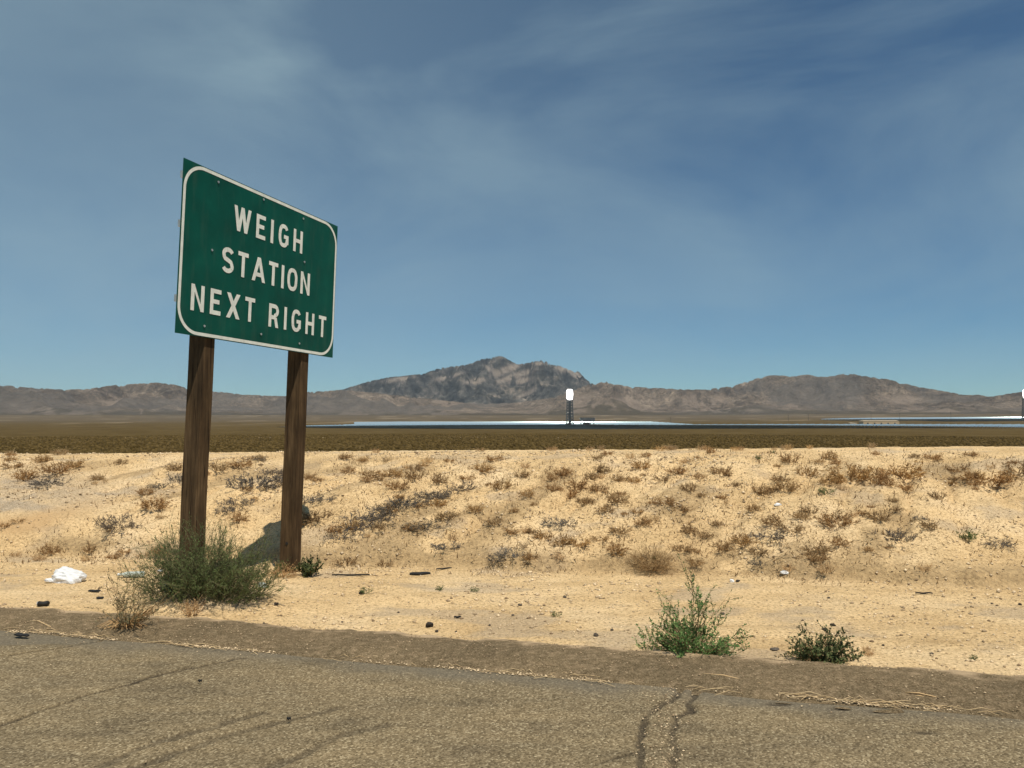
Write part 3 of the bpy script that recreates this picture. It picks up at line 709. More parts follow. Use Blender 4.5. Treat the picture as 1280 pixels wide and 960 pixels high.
word('NEXT', .155, .992, .220, .235)
word('RIGHT', 1.205, 2.195, .212, .236)
for (u, v) in ((.42, 1.44), (1.05, 1.46), (1.70, 1.44), (.33, .10), (1.72, .095), (.38, .80), (1.75, .98), (1.1, .12)):
    m = MB(); c = SP(u, v, .003); m.tube([c, c+SN*.006], .011, 8); sbuild(m, 'bolt', M['bolt'])
for v in (.30, .95, 1.38):
    m = MB(); m.box(SP(.0, v, -.012), SD*.012, SU*.03, SN*.008); sbuild(m, 'edge_clip', M['bolt'])
for v in (.22, .80, 1.34):
    m = MB(); m.box(SP(SW/2, v, -.016), SD*(SW/2-.06), SU*.03, SN*.0055); sbuild(m, 'back_brace', M['alu'])
PW, PD = .068, .090        # half widths along the panel and across it
def solve_a(target, v):
    a = .3
    for _ in range(60):
        e = (wpt(SP(a, v, -.023-PD))[0]-target)/87.; a -= e*.8
    return a
for k, (tx, bend) in enumerate(((252.5, 0), (373., 0))):
    a = solve_a(tx, -.02); c = SP(a, -.02, -.023-PD)
    gz = float(ground_z(*((c-SU*2.3).x, (c-SU*2.3).y)))
    seg = 14; m = MB(); vs_ = []
    for i in range(seg+1):
        z0 = -2.75+(2.75+SH-.10)*i/seg
        cc = c+SU*z0+SN*.004*math.sin(i*1.1+k)+SD*.004*math.sin(i*.8)
        tw = R(1.2*math.sin(i*.35+k*2))*(0 if z0 > 0 else 1)
        dx = SD*math.cos(tw)+SN*math.sin(tw); dy = SN*math.cos(tw)-SD*math.sin(tw)
        ch = .006
        if z0 > 0: cc = c+SU*z0
        for sx, sy in ((-1,-1),(1,-1),(1,1),(-1,1)):
            if sx*sy > 0: vs_ += [cc+dx*sx*(PW-ch)+dy*sy*PD, cc+dx*sx*PW+dy*sy*(PD-ch)][::-1 if sx > 0 and sy > 0 else 1]
            else: vs_ += [cc+dx*sx*PW+dy*sy*(PD-ch), cc+dx*sx*(PW-ch)+dy*sy*PD][::-1 if False else 1]
    # order ring vertices by angle
    ring = []
    for i in range(seg+1):
        q = vs_[i*8:(i+1)*8]; ce = sum(q, Vector())/8
        q.sort(key=lambda p: math.atan2((p-ce).dot(SN), (p-ce).dot(SD))); ring += q
    f = [(i*8+j, i*8+(j+1) % 8, (i+1)*8+(j+1) % 8, (i+1)*8+j) for i in range(seg) for j in range(8)]+[tuple(range(8))[::-1], tuple(seg*8+j for j in range(8))]
    m.add(ring, f); po = sbuild(m, 'post', M['wood'])
    po['label'] = ('wooden post standing in the big green bush', 'wooden post with a drilled hole near its foot')[k]
    if k == 1:
        hc = c-SU*2.02-SD*PW; mh = MB(); mh.tube([hc-SD*.002, hc+SD*.001], .017, 10)
        mh.v = [tuple(Vector(p)-off) for p in mh.v]; hob = mh.build('drilled_hole', M['rubber'], po)
    P1 = (c-SU*2.3) if k == 0 else None
    if k == 0: POST1 = c-SU*2.3
    else: POST2 = c-SU*2.3

# ------------------------------------------------------------------ plants
def plant(seed, n, L0, L1, spread, droop=.15, nb=4, bl=.4, leaves=8, ll=.02, lw=.005, rad=.003, flat=1., base_r=.05, leaf_from=.25, wig=.12, lean=(0, 0), upturn=.0, curl=0.):
    """returns stems MB and leaf MB built round the origin"""
    rn = random.Random(seed); S = MB(); Lf = MB()
    def path(p, d, ln, k, w_):
        pts = [p]; d = d.normalized()
        for i in range(k):
            d = (d+Vector((rn.gauss(0, w_), rn.gauss(0, w_), rn.gauss(0, w_)-droop/k+upturn/k))).normalized()
            pts.append(pts[-1]+d*ln/k)
        return pts
    def leaf(p, d, a):
        l = ll*rn.uniform(.6, 1.3); w_ = lw*rn.uniform(.7, 1.3)
        q = Vector((rn.gauss(0, 1), rn.gauss(0, 1), rn.gauss(.2, .8))).normalized(); dd_ = (d*.8+q).normalized()
        sd = dd_.cross(q+Vector((.01, .02, .03))).normalized()*w_/2
        Lf.add([p, p+dd_*l*.5+sd, p+dd_*l, p+dd_*l*.5-sd], [(0, 1, 2, 3)], a)
    for i in range(n):
        az = rn.uniform(0, 2*math.pi); el = spread*math.sqrt(rn.random())
        d = Vector((math.sin(el)*math.cos(az)+lean[0], (math.sin(el)*math.sin(az)+lean[1])*flat, math.cos(el)+.05))
        p = Vector((math.cos(az)*base_r*rn.random(), math.sin(az)*base_r*rn.random()*flat, -.01))
        ln = rn.uniform(L0, L1); a = rn.random()
        pts = path(p, d, ln, 5, wig)
        S.tube(pts, [rad*(1-.15*q) for q in range(6)], 3, a)
        paths = [(pts, ln)]
        for b in range(nb):
            t = rn.uniform(.2, .95)*5; k = min(int(t), 4); q = pts[k].lerp(pts[k+1], t-k)
            dr = (pts[k+1]-pts[k]).normalized(); bd = (dr+Vector((rn.gauss(0, .6), rn.gauss(0, .6), rn.gauss(.1, .5)))).normalized()
            bp = path(q, bd, ln*bl*rn.uniform(.5, 1.1), 3, wig*1.3); S.tube(bp, [rad*.6, rad*.5, rad*.4, rad*.25], 3, a); paths.append((bp, ln*bl))
        for pp, l_ in paths:
            kk = len(pp)-1
            for j in range(leaves):
                t = rn.uniform(leaf_from, 1)*kk; k = min(int(t), kk-1); q = pp[k].lerp(pp[k+1], t-k)
                leaf(q, (pp[k+1]-pp[k]).normalized(), min(1, max(0, a*.5+rn.random()*.6)))
    return S, Lf
def put_plant(name, pos, parts, mats, label, cat='bush', group=None, scale=1., rz=0.):
    t = empty(name, pos); t.rotation_euler = (0, 0, rz); t.scale = (scale,)*3; tag(t, label, cat, group)
    S, Lf = parts
    S.build('stems', mats[0], t)
    if Lf.v: Lf.build('foliage', mats[1], t)
    return t
gz = lambda x, y: float(ground_z(x, y))
# big olive bush round the left post
bp = Vector((-2.72, 6.62, 0)); bp.z = gz(bp.x, bp.y)-.02
t = empty('green_bush', bp+Vector((.05, 0, 0))); t.scale = (.84, .9, 1.06); tag(t, 'big feathery olive green bush growing round the left post of the sign', 'bush')
S, Lf = plant(1, 210, .34, .64, R(68), .10, 6, .38, 11, .026, .0045, .0024, .62, .28, .15, .10, (.12, -.02), .06)
S2, L2 = plant(2, 110, .25, .48, R(78), .05, 6, .4, 11, .024, .0045, .0024, .55, .3, .15, .10, (-.30, -.05), .10)
S3, L3 = plant(3, 120, .30, .52, R(70), .05, 6, .4, 11, .024, .0045, .0024, .5, .3, .15, .10, (.45, -.08), .12)
def merge(A, *Bs):
    for sh, B in Bs: A.add([Vector(p)+Vector(sh) for p in B.v], B.f); A.a[-len(B.a):] = B.a
    return A
merge(S, ((-.24, 0, -.06), S2), ((.22, 0, -.06), S3)); merge(Lf, ((-.24, 0, -.06), L2), ((.22, 0, -.06), L3))
S.build('stems', M['leaf_dusty'], t); Lf.build('foliage', M['leaf_olive'], t)
# green bush on the right with a creeping stem
p = G(866, 824)
put_plant('green_bush', p, (lambda S, Lf: (S, Lf))(*(lambda A, B: (merge(A[0], ((0,0,0), B[0])), merge(A[1], ((0,0,0), B[1]))))(
    plant(11, 66, .18, .42, R(88), -.05, 7, .38, 15, .020, .009, .003, .75, .05, .15, .14, (0, 0), .22),
    plant(12, 10, .40, .60, R(26), .0, 9, .30, 16, .018, .008, .003, 1., .03, .3, .10, (0, 0), .0))),
    (M['redstem'], M['leaf_green']), 'bright green leafy bush on the edge of the asphalt, right of centre')
rt = MB(); q0 = G(862, 826)+Vector((0,0,.03)); q1 = G(858, 838)+Vector((0,0,.035)); q2 = G(856, 852)+Vector((0,0,.02)); q3 = G(850, 862); q3.z = .02
# dark shrub right
p = G(1028, 829); put_plant('dark_shrub', p, plant(21, 60, .12, .25, R(80), .0, 5, .4, 12, .020, .011, .0028, .8, .04, .2, .14, (0, 0), .2), (M['redstem'], M['leaf_dark']), 'low dark olive shrub at the berm edge, right of the bright green bush', 'shrub')
# dark small shrub right of post 2
p = G(384, 721); p.y += .05; put_plant('dark_shrub', p, plant(22, 26, .15, .28, R(48), 0, 6, .35, 16, .028, .020, .004, .8, .03, .15, .12), (M['redstem'], M['leaf_dark']), 'small dark leafy shrub hugging the right post of the sign', 'shrub', None, .68)
p = G(352, 722); put_plant('dry_weed', p, plant(23, 34, .10, .20, R(75), 0, 4, .4, 9, .016, .003, .002, .8, .05), (M['brownweed'], M['straw']), 'rusty tan dry weed at the foot of the right sign post', 'weed')
p = G(345, 700); p = Vector((-2.55, 8.1, gz(-2.55, 8.1))); put_plant('dark_shrub', p, plant(24, 10, .12, .22, R(60), 0, 4, .3, 10, .018, .008, .003), (M['redstem'], M['leaf_olive']), 'sparse grey green shrub just left of the right sign post', 'shrub')
# half-dead weed with a straw root mat at the left
p = G(155, 800); p.z = .02
S, Lf = plant(31, 22, .20, .44, R(44), .05, 7, .36, 11, .012, .007, .003, .7, .04, .3, .16, (.22, .05), .05)
t = put_plant('dying_weed', p, (S, Lf), (M['brownweed'], M['leaf_dusty']), 'half dead weed with pale straw roots spilling onto the road at left', 'weed')
m = MB(); rn = random.Random(5)
for i in range(60):
    a = rn.uniform(math.pi*.75, math.pi*2.15); r_ = rn.uniform(.06, .24); h0 = rn.uniform(.005, .03)
    m.tube([(rn.gauss(0, .02), rn.gauss(0, .015), .02), (math.cos(a)*r_*.5, math.sin(a)*r_*.18, h0+.02+rn.random()*.05), (math.cos(a)*r_, math.sin(a)*r_*.30, h0)], [.0035, .003, .0015], 3, rn.random())
for i in range(22):
    a = rn.uniform(-.4, .8); r_ = rn.uniform(.12, .26); m.tube([(rn.uniform(-.12, 0), -.01, .01), (math.cos(a)*r_*.5, .0, .05+rn.random()*.05), (math.cos(a)*r_, .02, .12+rn.random()*.08), (math.cos(a)*r_*1.05, .02, .06+rn.random()*.2)], [.003, .003, .002, .001], 3, rn.random())
m.build('straw_roots', M['straw'], t)
# tumbleweed at the bank foot
p = G(815, 712); put_plant('dead_bush', p, plant(41, 190, .26, .44, R(85), .0, 7, .4, 4, .02, .003, .0026, .8, .08, .3, .16), (M['brownweed'], M['straw']), 'rounded dry brown bush at the foot of the bank above the green bush', 'bush', None, .68)

# --- many weeds on the bank: three kinds of prototype meshes, each plant its own object
def proto(name, seed, kw, ms):
    S, Lf = plant(seed, **kw); merge(S, ((0, 0, 0), Lf)) if Lf.v else None
    me = bpy.data.meshes.new(name); me.from_pydata(S.v, [], S.f); a = me.attributes.new('var', 'FLOAT', 'POINT'); a.data.foreach_set('value', S.a)
    me.materials.append(ms); return me
P_brown = [proto('dry_weed', 60+i, dict(n=26+4*i, L0=.10, L1=.24, spread=R(62), nb=4, bl=.45, leaves=8, ll=.024, lw=.009, rad=.0036, base_r=.12, wig=.16), M['brownweed']) for i in range(4)]
P_straw = [proto('dry_grass_tuft', 70+i, dict(n=34+4*i, L0=.10, L1=.22, spread=R(48), nb=2, bl=.5, leaves=6, ll=.024, lw=.006, rad=.003, base_r=.09, wig=.10), M['straw']) for i in range(3)]
P_grey = [proto('grey_dead_weed', 80+i, dict(n=46, L0=.08, L1=.20, spread=R(84), nb=5, bl=.5, leaves=9, ll=.018, lw=.007, rad=.004, base_r=.26, wig=.25), M['greyweed']) for i in range(3)]
P_green = [proto('green_weed', 90+i, dict(n=16, L0=.08, L1=.2, spread=R(52), nb=4, bl=.4, leaves=9, ll=.02, lw=.008, rad=.0025, base_r=.04), M['leaf_olive']) for i in range(2)]
PR = dict(b=(P_brown, 'dry_weed', 'weed', 'dry brown weed tuft scattered on the sandy bank', 'dry brown weeds on the bank'),
          s=(P_straw, 'dry_grass_tuft', 'grass tuft', 'straw coloured grass tuft scattered on the sandy bank', 'dry grass tufts on the bank'),
          g=(P_grey, 'grey_dead_weed', 'weed', 'flat mat of grey dead weed lying on the sandy bank', 'grey dead weed mats on the bank'),
          v=(P_green, 'green_weed', 'weed', 'small green weed sprouting on the sandy ground', 'small green weeds on the sand'))
KN = dict(b=.25, s=.22, g=.27, v=.20)
ADJ = dict(dry_weed=('small dry brown weed', 'bushy dry brown weed'), dry_grass_tuft=('small straw coloured tuft', 'fuller straw coloured tuft'), grey_dead_weed=('small grey dead weed mat', 'wide grey dead weed mat'), green_weed=('tiny green weed', 'small green weed'))
UZ = ((95, 'at the far left edge'), (235, 'left of the sign'), (365, 'between the two sign posts'), (440, 'just right of the sign'), (520, 'a little right of the sign'), (600, 'below the left slope of the mountain'), (675, 'below the mountain summit'), (745, 'below the glowing tower'), (810, 'right of the glowing tower'), (880, 'above the bright green bush'), (950, 'right of the bright green bush'), (1020, 'left of the large brown clumps'), (1090, 'around the first large brown clump'), (1170, 'around the second large brown clump'), (1230, 'left of the dense dark clump'), (9999, 'at the far right edge'))
def zone_label(nm, P, size_px):
    u, v = proj(P.x, P.y, P.z); t = (P.y-foot(P.x))/(crest(P.x)-foot(P.x))
    hz_ = 'on the bank top' if t > .8 else 'on the upper bank' if t > .5 else 'on the lower bank' if t > .18 else 'at the bank foot' if t > -.12 else 'on the flat sand'
    return ADJ[nm][size_px > 21]+' '+hz_+' '+next(n_ for m_, n_ in UZ if u < m_)
def weed(kind, u, v, size_px, label=None, P=None, zs=1.):
    ms, nm, cat, lab, grp = PR[kind]
    if P is None: P = G(u, v)
    dist = P.y; sc = size_px/FPX*dist/KN[kind]/1.55
    o = bpy.data.objects.new(nm, random.choice(ms)); col.objects.link(o); o.location = P
    o.rotation_euler = (0, 0, random.uniform(0, 6.3)); o.scale = (sc*random.uniform(.9, 1.2), sc*random.uniform(.9, 1.2), sc*zs*random.uniform(.8, 1.1))
    tag(o, label or zone_label(nm, P, size_px), cat, None if label else grp); return o
# seen clumps (pixel, size, kind)
big = [
 ('b', 1062, 600, 46, 'large brown weed clump high on the bank, left of the widest clump'), ('b', 1128, 598, 46, 'pale brown feathery weed clump high on the bank at right'), ('b', 1240, 606, 52, 'dense dark brown weed clump near the right end of the bank'),
 ('b', 1276, 592, 34, 'brown weed clump at the right edge of the photo under the bank top'), ('b', 1192, 590, 26, 'round tan weed standing alone near the bank top at right'),
 ('v', 1033, 618, 20, 'small dark green weed below the big brown clumps on the bank'), ('v', 1211, 676, 26, 'pointed green weed beside the grey mat low on the right bank'),
 ('g', 1248, 681, 24, 'small grey mat beside the pointed green weed at right'), ('g', 1116, 672, 34, 'grey weed mat low on the bank between the green shrub and the pointed weed'),
 ('g', 700, 656, 28, 'dark grey slanting weed mat in the middle of the bank'), ('g', 530, 660, 32, 'round grey weed mat on the bank between the sign and the centre'),
 ('g', 150, 658, 40, 'wide grey weed mat low on the bank left of the sign'), ('g', 320, 608, 46, 'long grey weed patch seen between the two sign posts'), ('b', 616, 577, 22, 'dark tuft near the bank top, right of the sign'),
 ('b', 768, 628, 34, 'greyish brown weed clump on the bank left of the peak of the dry bush'), ('b', 700, 594, 24, 'upright brown weed near the bank top at the centre'), ('s', 883, 558, 12, 'pale grass plume standing on the bank top right of the tower')]
for k_, u, v, s_px, lb in big: weed(k_, u, v, s_px, lb)
meds = [('b',30,600,30),('b',70,592,30),('b',95,586,26),('b',55,578,24),('g',60,604,26),('b',120,600,20),('g',205,608,22),('b',180,618,22),('b',190,634,30),('g',225,600,24),('b',215,590,22),('b',150,580,16),('b',20,586,22),
 ('b',300,585,26),('b',275,590,20),('g',345,600,26),('b',385,600,24),('g',400,625,30),('b',400,650,28),('g',285,640,26),('b',300,650,24),('g',320,575,16),('b',325,573,16),
 ('b',440,590,22),('b',462,598,28),('b',490,595,30),('b',520,600,30),('b',500,612,28),('g',540,620,30),('g',500,630,34),('g',460,648,36),('b',480,640,26),('b',550,605,26),('g',575,612,26),('b',440,660,28),('b',470,662,22),
 ('b',430,575,16),('b',455,577,14),('s',485,577,16),('s',535,577,18),('b',560,577,14),('b',520,664,22),('b',560,650,26),('b',600,590,24),('b',580,598,20),('b',595,640,24),('b',545,632,24),('b',615,655,26),('b',630,612,26),('b',655,596,22),
 ('b',660,620,24),('b',690,612,20),('b',720,612,28),('b',740,600,22),('b',745,616,22),('b',750,590,24),('b',775,600,22),('b',710,625,26),('b',760,640,22),('b',690,600,16),('b',735,630,20),('b',640,668,20),('b',680,672,26),('b',705,680,26),('b',730,682,28),('g',560,685,26),('g',640,692,22),('g',620,702,20),('b',665,700,18),
 ('s',700,700,14),('b',755,678,24),('b',775,665,22),('b',770,690,26),('b',850,640,26),('b',830,632,24),('b',860,615,26),('b',830,600,20),('b',845,592,22),('b',800,585,22),('b',810,572,16),('b',760,570,16),('b',745,573,14),('s',785,574,16),
 ('b',900,595,26),('b',875,598,16),('b',870,575,10),('s',855,578,12),('b',890,568,12),('v',965,567,10),('v',948,575,10),('b',990,577,24),('b',1040,574,20),('b',1025,578,14),('b',1093,570,14),('b',1145,573,14),('b',1165,575,20),('b',1215,570,14),('b',1270,578,12),
 ('b',950,618,28),('b',985,615,28),('b',975,600,26),('b',1005,595,24),('b',940,640,20),('b',965,655,30),('g',960,670,30),('b',990,663,28),('b',1000,648,22),('b',1045,660,34),('b',1010,640,20),('b',1075,645,20),('b',1100,650,30),('b',1115,640,24),('b',1158,658,24),('g',1150,650,16),('b',1170,625,20),('b',1130,612,20),
 ('b',930,680,30),('b',950,695,24),('b',905,690,26),('g',945,704,22),('b',1015,700,28),('b',1020,690,26),('b',1045,682,22),('b',1088,690,14),('b',880,672,20),('b',895,655,20),('b',860,665,22),('b',855,690,24),('b',870,705,22),('s',1030,716,24),('s',985,714,18),('s',1155,712,20),('s',820,650,16),('b',1190,605,10),('b',1110,605,30),('b',1090,600,30),('b',1045,605,34),
 ('b',640,640,16),('b',805,655,22),('b',800,640,20),('b',905,625,16),('b',920,610,14),('b',1225,600,26),('b',1262,600,22),
 ('s',18,697,14),('s',50,700,18),('s',110,700,12),('b',140,698,18),('b',200,692,22),('b',160,690,22),('b',110,690,20),('b',60,690,22),('g',230,690,20),('b',430,706,20),('b',415,664,18),('b',480,708,18),('b',380,655,22)]
for k_, u, v, s_px in meds: weed(k_, u+random.uniform(-3, 3), v+random.uniform(-2, 2), s_px*random.uniform(.8, 1.1))
# low broken stubble (nobody could count it)
rn = random.Random(44); m = MB(); cen = [(G(a[1], a[2]), a[3]) for a in meds+[(b_[0], b_[1], b_[2], b_[3]) for b_ in big]]
NS = 15000
ci = rng.integers(0, len(cen), NS); cx = np.array([c[0].x for c in cen])[ci]; cy = np.array([c[0].y for c in cen])[ci]; cr_ = np.array([c[1]/FPX*c[0].y*1.1 for c in cen])[ci]
x = cx+rng.normal(size=NS)*cr_*.95; y = cy+rng.normal(size=NS)*cr_*1.15
free = rng.random(NS) > .78
x = np.where(free, rng.uniform(-11, 9, NS), x); y = np.where(free, foot(x)+rng.uniform(-.1, 4.3, NS), y)
ok = ~free | (fbm((x-.55*(y-foot(x)))*1.3, y*.8, 4, 44) > .52)
x, y = x[ok], y[ok]; NS = len(x); z = ground_z(x, y)
l = rng.uniform(.02, .085, NS); a = rng.uniform(0, 6.3, NS); le = rng.uniform(.4, 2.4, NS); w_ = rng.uniform(.003, .007, NS)
d = np.stack([np.cos(a)*le, np.sin(a)*le, np.ones(NS)], -1); d = d/np.linalg.norm(d, axis=1)[:, None]*l[:, None]
sd = np.stack([-np.sin(a)*w_, np.cos(a)*w_, 0*a], -1); p0 = np.stack([x, y, z-.005], -1)
V = np.stack([p0-sd, p0+sd, p0+d+sd*.3, p0+d*.9-sd*.3], 1).reshape(-1, 3)
tag(mesh_obj('dry_stubble', V, np.arange(NS*4).reshape(-1, 4), M['brownweed'], None, dict(var=np.repeat(rng.random(NS), 4))), 'thin broken brown stubble between the weeds of the bank', 'stubble', kind='stuff')
for (u, v, sz) in ((424, 672, 26), (445, 660, 30), (470, 648, 34), (488, 638, 30), (512, 632, 30), (540, 622, 30), (300, 630, 30), (340, 592, 24)): weed('g', u, v, sz)
# plumes on the bank top
for u in (690, 737, 752, 826, 842, 836, 876, 918, 926, 968, 978, 985, 1090, 1012, 12, 70, 78, 470, 600): weed('s', u, 560 if u < 400 else 556.5, random.uniform(8, 15), 'thin straw plume standing on the top edge of the bank')['group'] = 'straw plumes on the bank top'
# filler down to about the count seen
nf = 0
while nf < 70:
    u = random.uniform(0, 1280); v = random.uniform(570, 700)
    if fbm(np.array(u/120.), np.array(v/40.), 3, 77) < .45: continue
    weed('b' if random.random() < .75 else 's', u, v, random.uniform(8, 16)); nf += 1
for u, v, s_px, lb in ((549, 738, 13, 'left one of two tiny dark green sprigs on the flat sand'), (594, 740, 14, 'right one of two tiny dark green sprigs on the flat sand'), (695, 771, 14, 'tiny dark sprig on the sand below the centre'), (457, 742, 18, 'flat yellow green weed on the sand right of the sign'), (1216, 825, 14, 'tiny green sprig on the sand at far right'), (240, 768, 34, 'thin yellowish weed on the sand in front of the big bush'), (1085, 819, 18, 'small brown sprig right of the dark shrub'), (820, 700, 12, 'thin green sprig beside the rounded dry bush'), (822, 912, 26, 'small green weed growing in the road crack')):
    weed('v' if v != 768 and u != 1085 else 's', u, v, s_px, lb)

# --- gravel grains (stuff)
def blob(m, c, r, a, rn, sq=.7):
    n = [(1,0,0),(0,1,0),(-1,0,0),(0,-1,0),(0,0,1),(0,0,-1)]
    v = [Vector(c)+Vector((p[0]*r*rn.uniform(.6, 1.3), p[1]*r*rn.uniform(.6, 1.3), p[2]*r*sq*rn.uniform(.7, 1.2))) for p in n]
    m.add(v, [(0,1,4),(1,2,4),(2,3,4),(3,0,4),(1,0,5),(2,1,5),(3,2,5),(0,3,5)], a)
def stones(name, x, y, z, r_, var, mt, sq=.7):
    n = len(x); D_ = np.array([(1,0,0),(0,1,0),(-1,0,0),(0,-1,0),(0,0,1),(0,0,-1)], float)
    V = np.stack([x, y, z+r_*.2], -1)[:, None]+D_[None]*(r_[:, None]*rng.uniform(.6, 1.3, (n, 6)))[..., None]*np.array([1, 1, sq])
    F0 = np.array([(0,1,4),(1,2,4),(2,3,4),(3,0,4),(1,0,5),(2,1,5),(3,2,5),(0,3,5)])
    return mesh_obj(name, V.reshape(-1, 3), (np.arange(n)[:, None, None]*6+F0[None]).reshape(-1, 3), mt, None, dict(var=np.repeat(var, 6)))
rn = random.Random(99); n = 44000
xx = rng.uniform(-11, 9, n); q = rng.random(n)**.9; yy = e2(xx)+.02+q*7.4; zz = ground_z(xx, yy)
rr_ = (.003+.010*rng.random(n)**5)*(1+.10*(yy-5))*(.6+.9*sstep(.4, .65, fbm(xx*1.1, yy*1.6, 4, 201)))
tag(stones('gravel', xx, yy, zz, rr_, np.where(rng.random(n) > .10, .25+.75*rng.random(n), 0), M['pebble']), 'small loose pebbles strewn over the sand', 'gravel', kind='stuff')
# grit and straw in the gutter (stuff)
m = MB()
for i in range(2600):
    x = rn.uniform(-6, 4.5); y = e1(x)+rn.gauss(.0, .018)+.01*math.sin(x*9); dn = vn(np.array(x*2.3), np.array(1.), 5)
    if rn.random() > (float(dn)*1.5)**4: continue
    r_ = .003+.007*rn.random()**2; blob(m, (x, y, .008+r_*.3), r_, rn.uniform(.35, 1), rn)
for i in range(900):
    x = rn.uniform(-6, 4.5); y = e1(x)-rn.random()**2*2.2; r_ = .002+.004*rn.random()**2; blob(m, (x, y, .004), r_, rn.random(), rn)
for i in range(4500):
    x = rn.uniform(-6.5, 5); t_ = rn.random(); y = e1(x)+(e2(x)-e1(x))*t_; r_ = .003+.005*rn.random()**2
    z = .004+.045*math.sin(math.pi*min(1, max(0, t_*.78+.02)))**.8-.12*max(t_-.93, 0)*2.2
    blob(m, (x, y, z+.001), r_, rn.random()**2*.55, rn)
for i in range(480):
    g0 = gp(832+rn.gauss(0, 16), 850+130*rn.random()); r_ = .002+.005*rn.random()**2; blob(m, (g0[0], g0[1], .004+r_*.2), r_, rn.random(), rn)
tag(m.build('gutter_grit', M['pebble']), 'pale grit collected in the gutter line', 'grit', kind='stuff')
m = MB()
for i in range(150):
    x = rn.uniform(-6, 4.3) if i > 60 else rn.choice((-3.3, -2.2, .3, 1.7, 2.2))+rn.gauss(0, .22); y = e1(x)+rn.gauss(.0, .035)-.0; a = rn.gauss(-.25, .35); l = rn.uniform(.02, .10)*(1.7 if i < 18 else 1)
    m.tube([(x-math.cos(a)*l, y-math.sin(a)*l*.6, .012), (x, y+rn.uniform(-.01, .01), .018+rn.random()*.012), (x+math.cos(a)*l, y+math.sin(a)*l*.6, .012)], [.0016, .0024, .0012], 3, rn.uniform(.5, 1))
for i in range(260):
    x = rn.uniform(-9, 8); y = float(e2(x))+rn.random()*2.4; a = rn.gauss(0, .6); l = rn.uniform(.015, .05); z = gz(x, y)+.006
    m.tube([(x-math.cos(a)*l, y-math.sin(a)*l, z), (x+math.cos(a)*l, y+math.sin(a)*l, z+.004)], [.0016, .001], 3, rn.random())
tag(m.build('straw_litter', M['straw']), 'broken straw lying along the gutter and verge', 'straw', kind='stuff')

# --- stones
def stone(u, v, px, label, mt='darkstone', nm='stone', group=None, sq=.7):
    P = G(u, v); r_ = px*.78/FPX*P.y/2; rs = random.Random(int(u*31+v)); import bmesh
    bm = bmesh.new(); bmesh.ops.create_icosphere(bm, subdivisions=2, radius=1)
    for vt in bm.verts:
        k = 1+.35*(float(vn(np.array(vt.co.x*1.7+u), np.array(vt.co.y*1.7+vt.co.z*2.1), 3))-.5)*2; vt.co = Vector((vt.co.x*r_*1.15*k, vt.co.y*r_*k*.9, vt.co.z*r_*sq*k))
    me = bpy.data.meshes.new(nm); bm.to_mesh(me); bm.free(); me.materials.append(M[mt]); a = me.attributes.new('var', 'FLOAT', 'POINT'); a.data.foreach_set('value', [rs.random()]*len(me.vertices))
    o = bpy.data.objects.new(nm, me); o.location = P+Vector((0, 0, r_*sq*.5)); o.rotation_euler = (0, 0, rs.random()*6); col.objects.link(o)
    if P.y < float(e1(P.x))+.1: o.location.z = r_*sq*.5
    tag(o, label, 'stone', group); return o
stone(537, 783, 13, 'dark brown stone on the sand near the berm, left of centre')
stone(546, 790, 6, 'small dark stone touching the larger dark brown one')
stone(745, 795, 9, 'grey stone on the sand just above the berm')
stone(758, 847, 17, 'black lump lying in the gutter line')
stone(451, 742, 8, 'reddish brown stone beside the flat yellow green weed')
stone(706, 747, 6, 'small dark stone on open sand at the centre'); stone(650, 757, 6, 'dark pebble left of the centre on open sand'); stone(641, 770, 6, 'brown pebble below another on open sand')
stone(390, 800, 6, 'small black pebble below the sign'); stone(765, 788, 5, 'dark speck of stone near the berm at centre', 'darkstone')
stone(1041, 782, 8, 'black stone above the dark shrub'); stone(1031, 787, 9, 'flat black stone just above the dark shrub', sq=.3)
stone(1104, 807, 5, 'small dark stone right of the dark shrub'); stone(1165, 818, 6, 'dark brown stone on the far right sand'); stone(345, 756, 8, 'brown stone in front of the right sign post')
stone(969, 812, 14, 'flat bluish stone left of the dark shrub', 'darkstone', sq=.3)
for u, v, s_ in ((922, 727, 7), (1048, 727, 0), (866, 721, 6), (1003, 776, 4), (903, 768, 6), (1240, 755, 4), (1275, 756, 5), (1218, 748, 4), (1036, 748, 4), (498, 766, 4), (570, 790, 4), (612, 782, 4), (330, 780, 5), (428, 778, 4)):
    if s_: stone(u, v, s_, 'tiny dark pebble lying on the flat sand', group='tiny dark pebbles on the flat sand')

